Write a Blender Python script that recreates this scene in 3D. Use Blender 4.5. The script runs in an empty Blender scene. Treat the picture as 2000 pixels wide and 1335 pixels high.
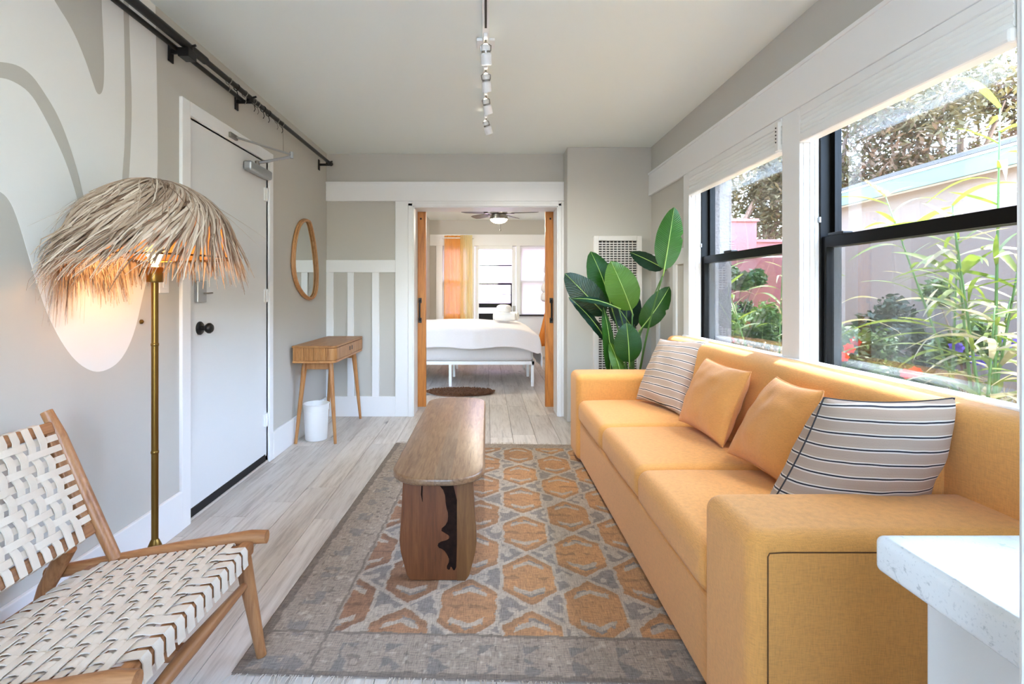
import bpy, bmesh, math, random
from mathutils import Vector, Matrix, noise
R = math.radians; PI = math.pi
SC = bpy.context.scene; COL = SC.collection
V = Vector
# ------------------------------------------------------------------ camera, world, sun, exposure
EYE = 1.185
cam = bpy.data.objects.new('camera', bpy.data.cameras.new('camera')); COL.objects.link(cam)
cam.location = (0, 0, EYE); cam.rotation_euler = (R(90), 0, 0)
cam.data.sensor_width = 36; cam.data.lens = 18.0
cam.data.shift_x = 0.025; cam.data.shift_y = -0.04875
cam.data.clip_start = 0.02; cam.data.clip_end = 200
SC.camera = cam
SUN_ELEV, SUN_AZ = 69, 4
w = bpy.data.worlds.new('sky'); SC.world = w; w.use_nodes = True
nt = w.node_tree; bg = nt.nodes['Background']
sky = nt.nodes.new('ShaderNodeTexSky'); sky.sky_type = 'NISHITA'; sky.sun_disc = False
sky.sun_elevation = R(SUN_ELEV); sky.sun_rotation = R(90); sky.air_density = 1.0; sky.dust_density = 1.3; sky.ozone_density = .6
nt.links.new(sky.outputs[0], bg.inputs[0]); bg.inputs[1].default_value = 0.72
sun = bpy.data.objects.new('sun', bpy.data.lights.new('sun', 'SUN')); COL.objects.link(sun)
sun.data.energy = 3.0; sun.data.angle = R(0.6); sun.data.color = (1, .96, .90)
_d = V((math.cos(R(SUN_ELEV))*math.cos(R(SUN_AZ)), math.cos(R(SUN_ELEV))*math.sin(R(SUN_AZ)), math.sin(R(SUN_ELEV))))
sun.rotation_euler = _d.to_track_quat('Z', 'Y').to_euler(); sun.location = (6, 2, 9)
vs = SC.view_settings; vs.view_transform = 'Standard'; vs.look = 'None'; vs.gamma = 1; vs.use_curve_mapping = False
vs.exposure = 3.24
SC.cycles.max_bounces = 12; SC.cycles.diffuse_bounces = 7; SC.cycles.transparent_max_bounces = 16
SC.cycles.caustics_reflective = False; SC.cycles.caustics_refractive = False

# ------------------------------------------------------------------ helpers
def at(x, y, Y): return V(((x-950)*Y/1000, Y, EYE+(570-y)*Y/1000))
def lin(c): return tuple((v/255/12.92 if v <= 10 else ((v/255+.055)/1.055)**2.4) for v in c)
def rnd(a, b): return random.uniform(a, b)

class Nodes:
    def __init__(s, name):
        s.m = bpy.data.materials.new(name); s.m.use_nodes = True
        s.t = s.m.node_tree; s.b = s.t.nodes['Principled BSDF']; s.o = s.t.nodes['Material Output']
    def n(s, typ, **k):
        x = s.t.nodes.new('ShaderNode'+typ)
        for a, v in k.items():
            if a.startswith('i_'):
                key = a[2:]; key = int(key) if key.isdigit() else key.replace('_', ' ')
                if hasattr(v, 'links') or isinstance(v, bpy.types.NodeSocket): s.t.links.new(v, x.inputs[key])
                else: x.inputs[key].default_value = v
            else: setattr(x, a, v)
        return x
    def l(s, a, b): s.t.links.new(a, b)
    def mix(s, f, a, b, typ='MIX'):
        x = s.n('MixRGB', blend_type=typ)
        for i, v in ((0, f), (1, a), (2, b)):
            if isinstance(v, bpy.types.NodeSocket): s.l(v, x.inputs[i])
            elif i == 0: x.inputs[0].default_value = v
            else: x.inputs[i].default_value = (*v, 1)
        return x.outputs[0]
    def math(s, op, a, b=0.0, c=None):
        x = s.n('Math', operation=op)
        for i, v in ((0, a), (1, b), (2, c)):
            if v is None: continue
            if isinstance(v, bpy.types.NodeSocket): s.l(v, x.inputs[i])
            else: x.inputs[i].default_value = v
        return x.outputs[0]
    def ramp(s, f, stops):
        x = s.n('ValToRGB'); e = x.color_ramp.elements
        while len(e) < len(stops): e.new(.5)
        for q, (p, c) in zip(e, stops): q.position = p; q.color = (*c, 1) if len(c) == 3 else c
        s.l(f, x.inputs[0]); return x.outputs[0]
    def coord(s, kind='Object', scale=(1, 1, 1), loc=None):
        t = s.n('TexCoord'); mp = s.n('Mapping'); s.l(t.outputs[kind], mp.inputs[0]); mp.inputs['Scale'].default_value = scale
        if loc is not None: s.l(loc, mp.inputs['Location'])
        return mp.outputs[0]
    def noise(s, vec, scale, detail=3, rough=.5, dist=0):
        x = s.n('TexNoise'); s.l(vec, x.inputs['Vector']); x.inputs['Scale'].default_value = scale
        x.inputs['Detail'].default_value = detail; x.inputs['Roughness'].default_value = rough; x.inputs['Distortion'].default_value = dist
        return x.outputs[0]
    def bump(s, h, strength, dist=.01):
        x = s.n('Bump'); s.l(h, x.inputs['Height']); x.inputs['Strength'].default_value = strength; x.inputs['Distance'].default_value = dist
        s.l(x.outputs[0], s.b.inputs['Normal'])

def surf(name, c, rough=.5, metal=0, var=.06, vs=4, bump=0, bs=150, spec=.5, stretch=(1, 1, 1)):
    N = Nodes(name); c = lin(c); v = N.coord('Object', stretch)
    f = N.noise(v, vs, 3)
    N.l(N.mix(f, tuple(x*(1-var) for x in c), tuple(min(1, x*(1+var)) for x in c)), N.b.inputs['Base Color'])
    N.b.inputs['Roughness'].default_value = rough; N.b.inputs['Metallic'].default_value = metal
    N.b.inputs['Specular IOR Level'].default_value = spec
    if bump: N.bump(N.noise(v, bs, 2), bump, .004)
    return N.m

def wood(name, a, b, c, axis='Y', rough=.45, scale=1.0, knots=0.0, per_object=True):
    N = Nodes(name); a, b, c = lin(a), lin(b), lin(c)
    st = {'X': (.08, 1, 1), 'Y': (1, .08, 1), 'Z': (1, 1, .08)}[axis]
    oi = N.n('ObjectInfo'); vadd = N.n('VectorMath', operation='SCALE'); N.l(oi.outputs['Random'], vadd.inputs['Scale']); vadd.inputs[0].default_value = (13, 29, 7)
    v = N.coord('Object', st, vadd.outputs[0])
    g = N.noise(v, 22*scale, 5, .6, 1.2); g2 = N.noise(v, 120*scale, 3, .6)
    col = N.ramp(N.math('MULTIPLY_ADD', g2, .35, N.math('MULTIPLY', g, .65)), [(.33, a), (.5, b), (.68, c)])
    if per_object:
        col = N.mix(.8, col, N.ramp(oi.outputs['Random'], [(0, (.80, .80, .80)), (.5, (.95, .94, .93)), (1, (1.06, 1.05, 1.04))]), 'MULTIPLY')
    if knots:
        v2 = N.coord('Object', {'X': (.45, 1, 1), 'Y': (1, .45, 1), 'Z': (1, 1, .45)}[axis], vadd.outputs[0])
        vo = N.n('TexVoronoi'); N.l(v2, vo.inputs['Vector']); vo.inputs['Scale'].default_value = 4.2
        k = N.ramp(vo.outputs['Distance'], [(0, (1, 1, 1)), (.06, (.8, .8, .8)), (.13, (0, 0, 0))])
        k2 = N.ramp(N.noise(v, 9, 4, .7, 2.0), [(.60, (0, 0, 0)), (.70, (1, 1, 1))])
        col = N.mix(N.math('MULTIPLY', k, knots), col, tuple(x*.28 for x in a))
        col = N.mix(N.math('MULTIPLY', k2, knots*.5), col, tuple(x*.55 for x in a))
    N.l(col, N.b.inputs['Base Color']); N.b.inputs['Roughness'].default_value = rough
    N.bump(g2, .12, .002); return N.m

def fabric(name, c, var=.10, weave=900, bump=.35, rough=.9, sheen=.3):
    N = Nodes(name); c = lin(c); v = N.coord('Object')
    wv = N.n('TexWave', wave_type='BANDS', bands_direction='Z'); N.l(N.coord('Object', (1, 1, 1)), wv.inputs[0]); wv.inputs['Scale'].default_value = weave/6; wv.inputs['Distortion'].default_value = 1.5
    f1 = N.noise(N.coord('Object', (1, 1, .08)), 520, 2); f2 = N.noise(N.coord('Object', (.12, .12, 1)), 520, 2); f3 = N.noise(v, 3, 3)
    f = N.math('ADD', N.math('MULTIPLY', f1, .45), N.math('ADD', N.math('MULTIPLY', f2, .42), N.math('MULTIPLY', f3, .13)))
    N.l(N.ramp(f, [(.35, tuple(x*(1-var*1.6) for x in c)), (.52, c), (.68, tuple(min(1, x*(1+var)) for x in c))]), N.b.inputs['Base Color'])
    N.b.inputs['Roughness'].default_value = rough; N.b.inputs['Sheen Weight'].default_value = sheen; N.b.inputs['Sheen Roughness'].default_value = .6
    N.bump(f, bump, .003); return N.m

def emit(name, c, s):
    N = Nodes(name); N.b.inputs['Base Color'].default_value = (*lin(c), 1); N.b.inputs['Emission Color'].default_value = (*lin(c), 1); N.b.inputs['Emission Strength'].default_value = s
    return N.m

def glass(name, tint=(1, 1, 1), refl=.9):
    N = Nodes(name); tr = N.n('BsdfTransparent'); tr.inputs[0].default_value = (*tint, 1)
    gl = N.n('BsdfGlossy'); gl.inputs['Roughness'].default_value = .02
    fr = N.n('Fresnel'); fr.inputs[0].default_value = 1.35
    mx = N.n('MixShader'); N.l(N.math('MULTIPLY', fr.outputs[0], refl), mx.inputs[0]); N.l(tr.outputs[0], mx.inputs[1]); N.l(gl.outputs[0], mx.inputs[2])
    N.l(mx.outputs[0], N.o.inputs[0]); return N.m

def sheer(name, c, trans=.3, transl=.5, var=.04):
    N = Nodes(name); c = lin(c); df = N.n('BsdfDiffuse'); tl = N.n('BsdfTranslucent'); tr = N.n('BsdfTransparent')
    f = N.noise(N.coord('Object', (1, 1, .1)), 12, 2)
    colr = N.mix(f, tuple(x*(1-var) for x in c), tuple(min(1, x*(1+var)) for x in c))
    N.l(colr, df.inputs[0]); N.l(colr, tl.inputs[0])
    m1 = N.n('MixShader'); m1.inputs[0].default_value = transl; N.l(df.outputs[0], m1.inputs[1]); N.l(tl.outputs[0], m1.inputs[2])
    m2 = N.n('MixShader'); m2.inputs[0].default_value = trans; N.l(m1.outputs[0], m2.inputs[1]); N.l(tr.outputs[0], m2.inputs[2])
    N.l(m2.outputs[0], N.o.inputs[0]); return N.m

def leafmat(name, a, b, rough=.4, transl=.35, veins=0):
    N = Nodes(name); oi = N.n('ObjectInfo')
    f = N.math('ADD', N.math('MULTIPLY', oi.outputs['Random'], .6), N.math('MULTIPLY', N.noise(N.coord('Object'), 14, 2), .4))
    c = N.mix(f, lin(a), lin(b))
    N.l(c, N.b.inputs['Base Color']); N.b.inputs['Roughness'].default_value = rough
    if veins:
        uv = N.n('UVMap'); sx = N.n('SeparateXYZ'); N.l(uv.outputs[0], sx.inputs[0])
        s = N.math('SINE', N.math('MULTIPLY', N.math('ADD', sx.outputs[0], N.math('MULTIPLY', N.math('ABSOLUTE', sx.outputs[1]), -.12)), 210.0))
        N.bump(s, .25, .004)
    tl = N.n('BsdfTranslucent'); N.l(c, tl.inputs[0]); mx = N.n('MixShader'); mx.inputs[0].default_value = transl
    N.l(N.b.outputs[0], mx.inputs[1]); N.l(tl.outputs[0], mx.inputs[2]); N.l(mx.outputs[0], N.o.inputs[0]); return N.m

ORG = {}
class MB:
    def __init__(s): s.v = []; s.f = []; s.uv = None; s.c = None
    def add(s, vs, fs):
        o = len(s.v); s.v += [tuple(p) for p in vs]; s.f += [tuple(i+o for i in f) for f in fs]; return s
    def box(s, x0, x1, y0, y1, z0, z1):
        if x0 > x1: x0, x1 = x1, x0
        if y0 > y1: y0, y1 = y1, y0
        return s.add([(x0,y0,z0),(x1,y0,z0),(x1,y1,z0),(x0,y1,z0),(x0,y0,z1),(x1,y0,z1),(x1,y1,z1),(x0,y1,z1)],
              [(3,2,1,0),(4,5,6,7),(0,1,5,4),(1,2,6,5),(2,3,7,6),(3,0,4,7)])
    def tube(s, pts, r, n=10, closed=False, sx=1.0, up=None):
        pts = [V(p) for p in pts]; k = len(pts); rs = r if isinstance(r, (list, tuple)) else [r]*k
        vs = []; fs = []; ref = None
        for i, p in enumerate(pts):
            if closed: t = pts[(i+1) % k]-pts[i-1]
            else: t = pts[min(i+1, k-1)]-pts[max(i-1, 0)]
            t.normalize()
            if ref is None:
                ref = V(up) if up else (V((0,0,1)) if abs(t.z) < .9 else V((1,0,0)))
            a = t.cross(ref); a.normalize(); b = a.cross(t); b.normalize(); ref = b
            for j in range(n):
                q = 2*PI*j/n; vs.append(p+a*math.cos(q)*rs[i]*sx+b*math.sin(q)*rs[i])
        m = k if closed else k-1
        for i in range(m):
            for j in range(n):
                i2 = (i+1) % k; fs.append((i*n+j, i*n+(j+1) % n, i2*n+(j+1) % n, i2*n+j))
        if not closed: fs.append(tuple(range(n))[::-1]); fs.append(tuple((k-1)*n+j for j in range(n)))
        return s.add(vs, fs)
    def lathe(s, prof, c=(0,0,0), n=24, closed=True):
        c = V(c); vs = []; fs = []
        for r, z in prof:
            for j in range(n): vs.append(c+V((r*math.cos(2*PI*j/n), r*math.sin(2*PI*j/n), z)))
        for i in range(len(prof)-1):
            for j in range(n): fs.append((i*n+j, i*n+(j+1) % n, (i+1)*n+(j+1) % n, (i+1)*n+j))
        if closed: fs.append(tuple(range(n))[::-1]); fs.append(tuple((len(prof)-1)*n+j for j in range(n)))
        return s.add(vs, fs)
    def prism(s, poly, axis, a, b):
        k = len(poly)
        mk = {'x': lambda p, t: (t, p[0], p[1]), 'y': lambda p, t: (p[0], t, p[1]), 'z': lambda p, t: (p[0], p[1], t)}[axis]
        vs = [mk(p, a) for p in poly]+[mk(p, b) for p in poly]
        fs = [tuple(range(k)), tuple(range(2*k-1, k-1, -1))]+[(i, i+k, (i+1) % k+k, (i+1) % k) for i in range(k)]
        return s.add(vs, fs)
    def rbox(s, x0, x1, y0, y1, z0, z1, r=.03, k=4, m=6, bulge=(0,0,0), wob=0):
        c = V(((x0+x1)/2, (y0+y1)/2, (z0+z1)/2)); h = V((x1-x0, y1-y0, z1-z0))/2
        rr = [min(r, q*.98) for q in h]
        def cl(i):
            H = h[i]; q = rr[i]; ed = [H-q+q*math.tan(PI/4*j/k) for j in range(k+1)]
            inn = [-(H-q)+2*(H-q)*j/m for j in range(1, m)]
            return [-e for e in ed[::-1]]+inn+ed
        L = [cl(0), cl(1), cl(2)]; vs = []; fs = []
        for ax in range(3):
            u, w_ = (ax+1) % 3, (ax+2) % 3
            for sg in (-1, 1):
                o = len(vs); nu, nw = len(L[u]), len(L[w_])
                for a in L[u]:
                    for b in L[w_]:
                        p = [0, 0, 0]; p[ax] = sg*h[ax]; p[u] = a; p[w_] = b
                        inner = V([max(-(h[i]-rr[i]), min(h[i]-rr[i], p[i])) for i in range(3)])
                        d = V(p)-inner; dd = V([d[i]/rr[i] for i in range(3)])
                        if dd.length > 1e-9: dd.normalize()
                        q = inner+V([dd[i]*rr[i] for i in range(3)])
                        e = [1-(q[i]/h[i])**2 for i in range(3)]
                        q = V([q[i]+bulge[i]*max(0, e[(i+1) % 3])**.7*max(0, e[(i+2) % 3])**.7*q[i]/h[i] for i in range(3)])
                        if wob: q += V((noise.noise((q+c)*3), noise.noise((q+c)*3+V((9,1,2))), noise.noise((q+c)*3+V((1,7,3)))))*wob
                        vs.append(q+c)
                for i in range(nu-1):
                    for j in range(nw-1):
                        f = (o+i*nw+j, o+(i+1)*nw+j, o+(i+1)*nw+j+1, o+i*nw+j+1); fs.append(f if sg > 0 else f[::-1])
        return s.add(vs, fs)
    def build(s, name, mat, parent=None, bevel=0, seg=2, smooth=False, kind=None, label=None, cat=None, group=None, merge=False, off=None):
        o3 = ORG.get(parent.name, V((0,0,0))) if parent else (off or V((0,0,0)))
        me = bpy.data.meshes.new(name)
        me.from_pydata([tuple(V(p)-o3) for p in s.v], [], s.f)
        if s.uv:
            ul = me.uv_layers.new(name='UVMap')
            for lp in me.loops: ul.data[lp.index].uv = s.uv[lp.vertex_index]
        if bevel or merge or smooth:
            bm = bmesh.new(); bm.from_mesh(me)
            if merge: bmesh.ops.remove_doubles(bm, verts=bm.verts, dist=1e-5)
            if bevel:
                ed = [e for e in bm.edges if len(e.link_faces) == 2 and e.calc_face_angle(0) > .5]
                bmesh.ops.bevel(bm, geom=ed, offset=bevel, segments=seg, affect='EDGES', profile=.5)
            bmesh.ops.recalc_face_normals(bm, faces=bm.faces)
            if smooth:
                for f in bm.faces: f.smooth = True
                if smooth != 'all':
                    for e in bm.edges:
                        if len(e.link_faces) == 2 and e.calc_face_angle(0) > .7: e.smooth = False
            bm.to_mesh(me); bm.free()
        me.materials.append(mat)
        o = bpy.data.objects.new(name, me); COL.objects.link(o)
        if parent: o.parent = parent
        elif off is not None: o.location = off
        ORG[o.name] = o3.copy()
        if kind: o['kind'] = kind
        if label: o['label'] = label
        if cat: o['category'] = cat
        if group: o['group'] = group
        return o

def thing(name, label, cat, loc=(0,0,0), group=None, kind=None):
    o = bpy.data.objects.new(name, None); COL.objects.link(o); o.location = loc; o.empty_display_size = .05
    o['label'] = label; o['category'] = cat
    if group: o['group'] = group
    if kind: o['kind'] = kind
    ORG[o.name] = V(loc); return o
def bx(name, mat, parent, x0, x1, y0, y1, z0, z1, bevel=.003, **k):
    return MB().box(x0, x1, y0, y1, z0, z1).build(name, mat, parent, bevel=bevel, **k)
def place(src, parent, M):
    o = src.copy(); COL.objects.link(o); o.parent = parent; o.matrix_local = M; return o
def smoothpoly(pts, it=2, closed=True):
    for _ in range(it):
        q = []; n = len(pts)
        for i in range(n if closed else n-1):
            a, b = V(pts[i]), V(pts[(i+1) % n]); q += [a*.75+b*.25, a*.25+b*.75]
        if not closed: q = [V(pts[0])]+q+[V(pts[-1])]
        pts = q
    return pts

# ------------------------------------------------------------------ materials
M = {}
M['wall'] = surf('greige_wall_paint', (197, 194, 186), .75, var=.015, vs=2, bump=.06, bs=90)
M['mural'] = surf('pale_mural_paint', (240, 240, 237), .75, var=.012, vs=2, bump=.06, bs=90)
M['ceil'] = surf('ceiling_paint', (236, 243, 239), .85, var=.015, vs=1.5, bump=.05, bs=60)
M['white'] = surf('white_gloss_trim_paint', (238, 239, 239), .4, var=.01, vs=3, bump=.03, bs=60)
M['door'] = surf('white_door_paint', (228, 230, 230), .45, var=.01, vs=2, bump=.03, bs=50)
M['plank'] = wood('washed_grey_oak_plank', (170, 160, 149), (201, 193, 183), (214, 208, 199), 'Y', .42, .8, .8)
M['gap'] = surf('plank_joint', (96, 88, 80), .9)
M['oak'] = wood('warm_oak', (152, 98, 52), (178, 124, 72), (194, 142, 88), 'Y', .4, 1.3, 0, True)
M['oakz'] = wood('warm_oak_upright', (152, 98, 52), (178, 124, 72), (194, 142, 88), 'Z', .4, 1.3, 0, True)
M['teak'] = wood('teak', (130, 82, 47), (163, 111, 68), (181, 131, 85), 'X', .42, 1.2, 0, True)
M['teaky'] = wood('teak_cross', (130, 82, 47), (163, 111, 68), (181, 131, 85), 'Y', .42, 1.2, 0, True)
M['teakz'] = wood('teak_upright', (130, 82, 47), (163, 111, 68), (181, 131, 85), 'Z', .42, 1.2, 0, True)
M['pine'] = wood('amber_pine', (160, 92, 28), (196, 122, 46), (214, 142, 62), 'Z', .4, .9, .7, False)
M['brass'] = surf('aged_brass', (132, 102, 52), .34, 1, .1, 20)
M['black'] = surf('black_metal', (22, 22, 23), .38, .3, .15, 10)
M['blackp'] = surf('black_painted_frame', (9, 8, 8), .45, 0, .2, 10, .05, 40, .2)
M['rubber'] = surf('black_rubber', (18, 18, 20), .7)
M['alu'] = surf('brushed_aluminium', (176, 180, 184), .35, .9, .06, 30)
M['steel'] = surf('satin_nickel', (150, 146, 140), .3, 1, .05, 30)
M['sofa'] = fabric('mustard_sofa_weave', (224, 160, 82), .10, sheen=.15)
M['sofaseam'] = surf('sofa_seam', (96, 62, 28), .9)
M['fringe'] = surf('rug_fringe', (196, 184, 168), .95)
M['yellow'] = fabric('ochre_cushion_cotton', (218, 152, 78), .08, sheen=.2)
M['strap'] = surf('cream_leather_strap', (212, 197, 177), .55, 0, .05, 14, .15, 300)
M['duvet'] = fabric('white_duvet_cotton', (232, 226, 224), .03)
M['mattress'] = fabric('grey_mattress_cover', (206, 200, 196), .04)
M['towel'] = fabric('white_terry_towel', (238, 236, 232), .04, bump=.8)
M['plastic'] = surf('white_plastic', (236, 236, 234), .4, 0, .01)
M['bin'] = surf('white_bin_plastic', (238, 238, 235), .45, 0, .01)
M['pot'] = surf('woven_pot', (170, 150, 120), .8, 0, .2, 60, .4, 90)
M['soil'] = surf('soil', (60, 48, 38), .95, 0, .3, 40, .5, 90)
M['glass'] = glass('window_glass', (.93, .95, .95), .3)
M['glassb'] = glass('bedroom_glass', (.95, .96, .96), .6)
M['blind'] = surf('white_shade_fabric', (240, 241, 240), .8, 0, .01)
M['shade'] = sheer('bedroom_roller_shade', (240, 240, 238), .12, .65, .01)
M['orange'] = sheer('orange_voile', (252, 184, 98), .16, .65)
M['lemon'] = sheer('pale_yellow_voile', (244, 224, 158), .25, .6)
M['robe'] = sheer('orange_cotton', (240, 160, 78), 0, .35)
M['leaf'] = leafmat('plant_leaf_green', (17, 66, 15), (48, 100, 22), .32, .10, 1)
M['leafd'] = leafmat('plant_leaf_dark', (10, 41, 31), (19, 58, 34), .32, .08, 1)
M['leafl'] = leafmat('plant_leaf_olive', (66, 108, 21), (80, 122, 29), .34, .10, 1)
M['stem'] = surf('plant_stem', (76, 112, 48), .5, 0, .1, 30)
M['rib'] = surf('plant_midrib', (150, 182, 92), .5, 0, .1, 30)
M['reed'] = leafmat('reed_leaf', (70, 92, 24), (122, 136, 52), .4, .5)
M['reedpale'] = leafmat('dry_reed_leaf', (132, 126, 84), (170, 162, 126), .5, .4)
M['bush'] = leafmat('bush_leaf', (46, 74, 30), (96, 122, 52), .5, .3)
M['bushd'] = leafmat('dark_bush_leaf', (34, 52, 34), (64, 84, 50), .5, .25)
M['treeA'] = leafmat('olive_tree_leaf', (60, 56, 27), (106, 92, 54), .6, .35)
M['treeB'] = leafmat('rusty_tree_leaf', (76, 56, 38), (116, 92, 70), .6, .35)
M['bark'] = surf('tree_bark', (128, 106, 92), .9, 0, .2, 12, .5, 30)
M['red'] = leafmat('red_petal', (214, 44, 30), (236, 70, 40), .6, .3)
M['purple'] = leafmat('purple_petal', (78, 62, 176), (96, 84, 200), .6, .3)
M['stucco'] = surf('beige_stucco', (132, 116, 104), .95, 0, .04, 3, .6, 40)
M['stuccog'] = surf('grey_white_stucco', (122, 116, 112), .95, 0, .45, 60, 1.0, 60)
M['pink'] = surf('pink_stucco', (150, 92, 90), .95, 0, .08, 3, .5, 40)
M['pinkl'] = surf('pale_pink_stucco', (206, 166, 172), .95, 0, .03, 2, .3, 40)
M['fascia'] = surf('sage_fascia_paint', (100, 114, 105), .7, 0, .05, 4)
M['shingle'] = surf('grey_shingle', (92, 87, 82), .95, 0, .15, 12, .4, 30)
M['ground'] = surf('dry_ground', (152, 136, 110), .95, 0, .2, 6, .8, 30)
M['straw'] = leafmat('dry_grass', (150, 120, 70), (206, 176, 118), .8, .3)
M['counter'] = surf('white_quartz', (238, 240, 241), .25, 0, .0, 4)
M['quartz'] = None
M['shag'] = surf('brown_shag', (118, 82, 58), .95, 0, .25, 30)
M['fanblade'] = surf('dark_walnut_blade', (52, 50, 52), .35, 0, .15, 20)
M['mirror'] = surf('mirror_silver', (232, 236, 236), .02, 1, 0)
M['rattan'] = wood('rattan_rim', (170, 118, 72), (196, 144, 94), (212, 164, 116), 'Z', .5, 2, 0, False)
M['grille'] = surf('white_enamel', (232, 228, 222), .45, 0, .02)
M['cavity'] = surf('dark_cavity', (70, 66, 64), .8)
M['bulb'] = emit('warm_bulb', (255, 200, 130), 4)
M['fanlamp'] = emit('fan_lamp_glass', (255, 236, 200), 5)
M['spot'] = emit('spot_lamp', (255, 244, 224), 6)
M['lining'] = sheer('raffia_lining', (238, 176, 104), .05, .6)
def _thatch():
    N = Nodes('raffia'); uv = N.n('UVMap'); sx = N.n('SeparateXYZ'); N.l(uv.outputs[0], sx.inputs[0])
    c = N.ramp(sx.outputs[0], [(0, lin((120, 94, 74))), (.35, lin((176, 150, 126))), (1, lin((226, 206, 184)))])
    N.l(c, N.b.inputs['Base Color']); N.b.inputs['Roughness'].default_value = .85
    tl = N.n('BsdfTranslucent'); N.l(c, tl.inputs[0]); mx = N.n('MixShader'); mx.inputs[0].default_value = .12
    N.l(N.b.outputs[0], mx.inputs[1]); N.l(tl.outputs[0], mx.inputs[2]); N.l(mx.outputs[0], N.o.inputs[0]); return N.m
M['thatch'] = _thatch()
def _quartz():
    N = Nodes('speckled_quartz'); v = N.coord('Object')
    f = N.ramp(N.noise(v, 60, 4, .7, .6), [(.62, (1, 1, 1)), (.68, (.70, .72, .73))])
    f2 = N.ramp(N.noise(v, 320, 2), [(.60, (1, 1, 1)), (.68, (.86, .87, .88))])
    N.l(N.mix(1, N.mix(1, lin((228, 230, 231)), f, 'MULTIPLY'), f2, 'MULTIPLY'), N.b.inputs['Base Color']); N.b.inputs['Roughness'].default_value = .22
    return N.m
M['quartz'] = _quartz()
def _screen():
    N = Nodes('insect_screen'); tr = N.n('BsdfTransparent'); df = N.n('BsdfDiffuse'); df.inputs[0].default_value = (.10, .10, .11, 1)
    mx = N.n('MixShader'); mx.inputs[0].default_value = .30; N.l(tr.outputs[0], mx.inputs[1]); N.l(df.outputs[0], mx.inputs[2]); N.l(mx.outputs[0], N.o.inputs[0]); return N.m
M['screen'] = _screen()
def _stripe():
    N = Nodes('striped_cotton'); uv = N.n('UVMap'); sx = N.n('SeparateXYZ'); N.l(uv.outputs[0], sx.inputs[0])
    f = N.math('FRACT', N.math('MULTIPLY', N.math('ADD', sx.outputs[1], N.math('MULTIPLY', N.noise(N.coord('UV'), 2.5, 2), .035)), 10.0))
    r = N.n('ValToRGB'); r.color_ramp.interpolation = 'CONSTANT'
    cols = [(0, (182, 161, 144)), (.50, (222, 215, 207)), (.60, (40, 44, 54)), (.71, (226, 220, 213)), (.80, (186, 166, 149))]
    e = r.color_ramp.elements
    while len(e) < len(cols): e.new(.5)
    for q, (p, c) in zip(e, cols): q.position = p; q.color = (*lin(c), 1)
    N.l(f, r.inputs[0]); N.l(r.outputs[0], N.b.inputs['Base Color']); N.b.inputs['Roughness'].default_value = .9
    N.bump(N.noise(N.coord('Object'), 300, 2), .3, .003); return N.m
M['stripe'] = _stripe()
def _vcol(name, rough=.95):
    N = Nodes(name); a = N.n('VertexColor', layer_name='Col'); v = N.coord('Object')
    rib = N.noise(N.coord('Object', (1, .06, 1)), 420, 2); rib2 = N.noise(N.coord('Object', (.10, 1, 1)), 300, 2)
    g = N.math('ADD', N.math('MULTIPLY', rib, .5), N.math('MULTIPLY', rib2, .5))
    c = N.mix(1, a.outputs[0], N.ramp(g, [(.36, (.62, .62, .63)), (.5, (.95, .95, .95)), (.64, (1.22, 1.2, 1.17))]), 'MULTIPLY')
    N.l(c, N.b.inputs['Base Color']); N.b.inputs['Roughness'].default_value = rough; N.bump(g, .7, .006); return N.m
M['rug'] = _vcol('kilim_wool')
def _bench():
    N = Nodes('mango_wood_top'); oi = N.coord('Object', (1, .1, 1)); sx = N.n('SeparateXYZ'); N.l(N.coord('Object'), sx.inputs[0])
    g = N.noise(oi, 40, 5, .6, 1.5); g2 = N.noise(oi, 160, 3)
    c = N.ramp(N.math('ADD', N.math('MULTIPLY', g, .7), N.math('MULTIPLY', g2, .3)), [(.32, lin((100, 72, 50))), (.5, lin((130, 101, 75))), (.68, lin((150, 124, 97)))])
    band = N.n('ValToRGB'); band.color_ramp.interpolation = 'CONSTANT'
    e = band.color_ramp.elements
    st = [(0, (.98, .93, .88)), (.27, (1.03, .97, .88)), (.48, (.88, .90, .92)), (.64, (1.06, 1.0, .93))]
    while len(e) < len(st): e.new(.5)
    for q, (p, cc) in zip(e, st): q.position = p; q.color = (*cc, 1)
    N.l(N.math('MULTIPLY_ADD', sx.outputs[0], 2.5, .5), band.inputs[0])
    c = N.mix(1, c, band.outputs[0], 'MULTIPLY')
    vo = N.n('TexVoronoi'); N.l(N.coord('Object', (1, .5, 1)), vo.inputs[0]); vo.inputs['Scale'].default_value = 3.1
    c = N.mix(N.ramp(vo.outputs['Distance'], [(0, (.8, .8, .8)), (.10, (0, 0, 0))]), c, lin((86, 52, 32)))
    N.l(c, N.b.inputs['Base Color']); N.b.inputs['Roughness'].default_value = .33; N.bump(g2, .1, .002); return N.m
M['benchtop'] = _bench()
M['benchleg'] = wood('mango_wood_leg', (84, 44, 17), (108, 60, 27), (124, 76, 38), 'Z', .45, 1.2, .3, False)
M['benchleg2'] = wood('mango_wood_sapwood', (98, 60, 26), (114, 74, 36), (132, 92, 48), 'Z', .45, 1.2, .4, False)
M['bark2'] = surf('dark_live_edge', (34, 19, 11), .85, 0, .8, 45, .6, 60, .15)
M['bounce_slab'] = surf('pale_bounce_slab', (176, 180, 182), .9, 0, .05, 2)
M['dark'] = surf('dark_panel', (52, 48, 52), .6, 0, .1)
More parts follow.
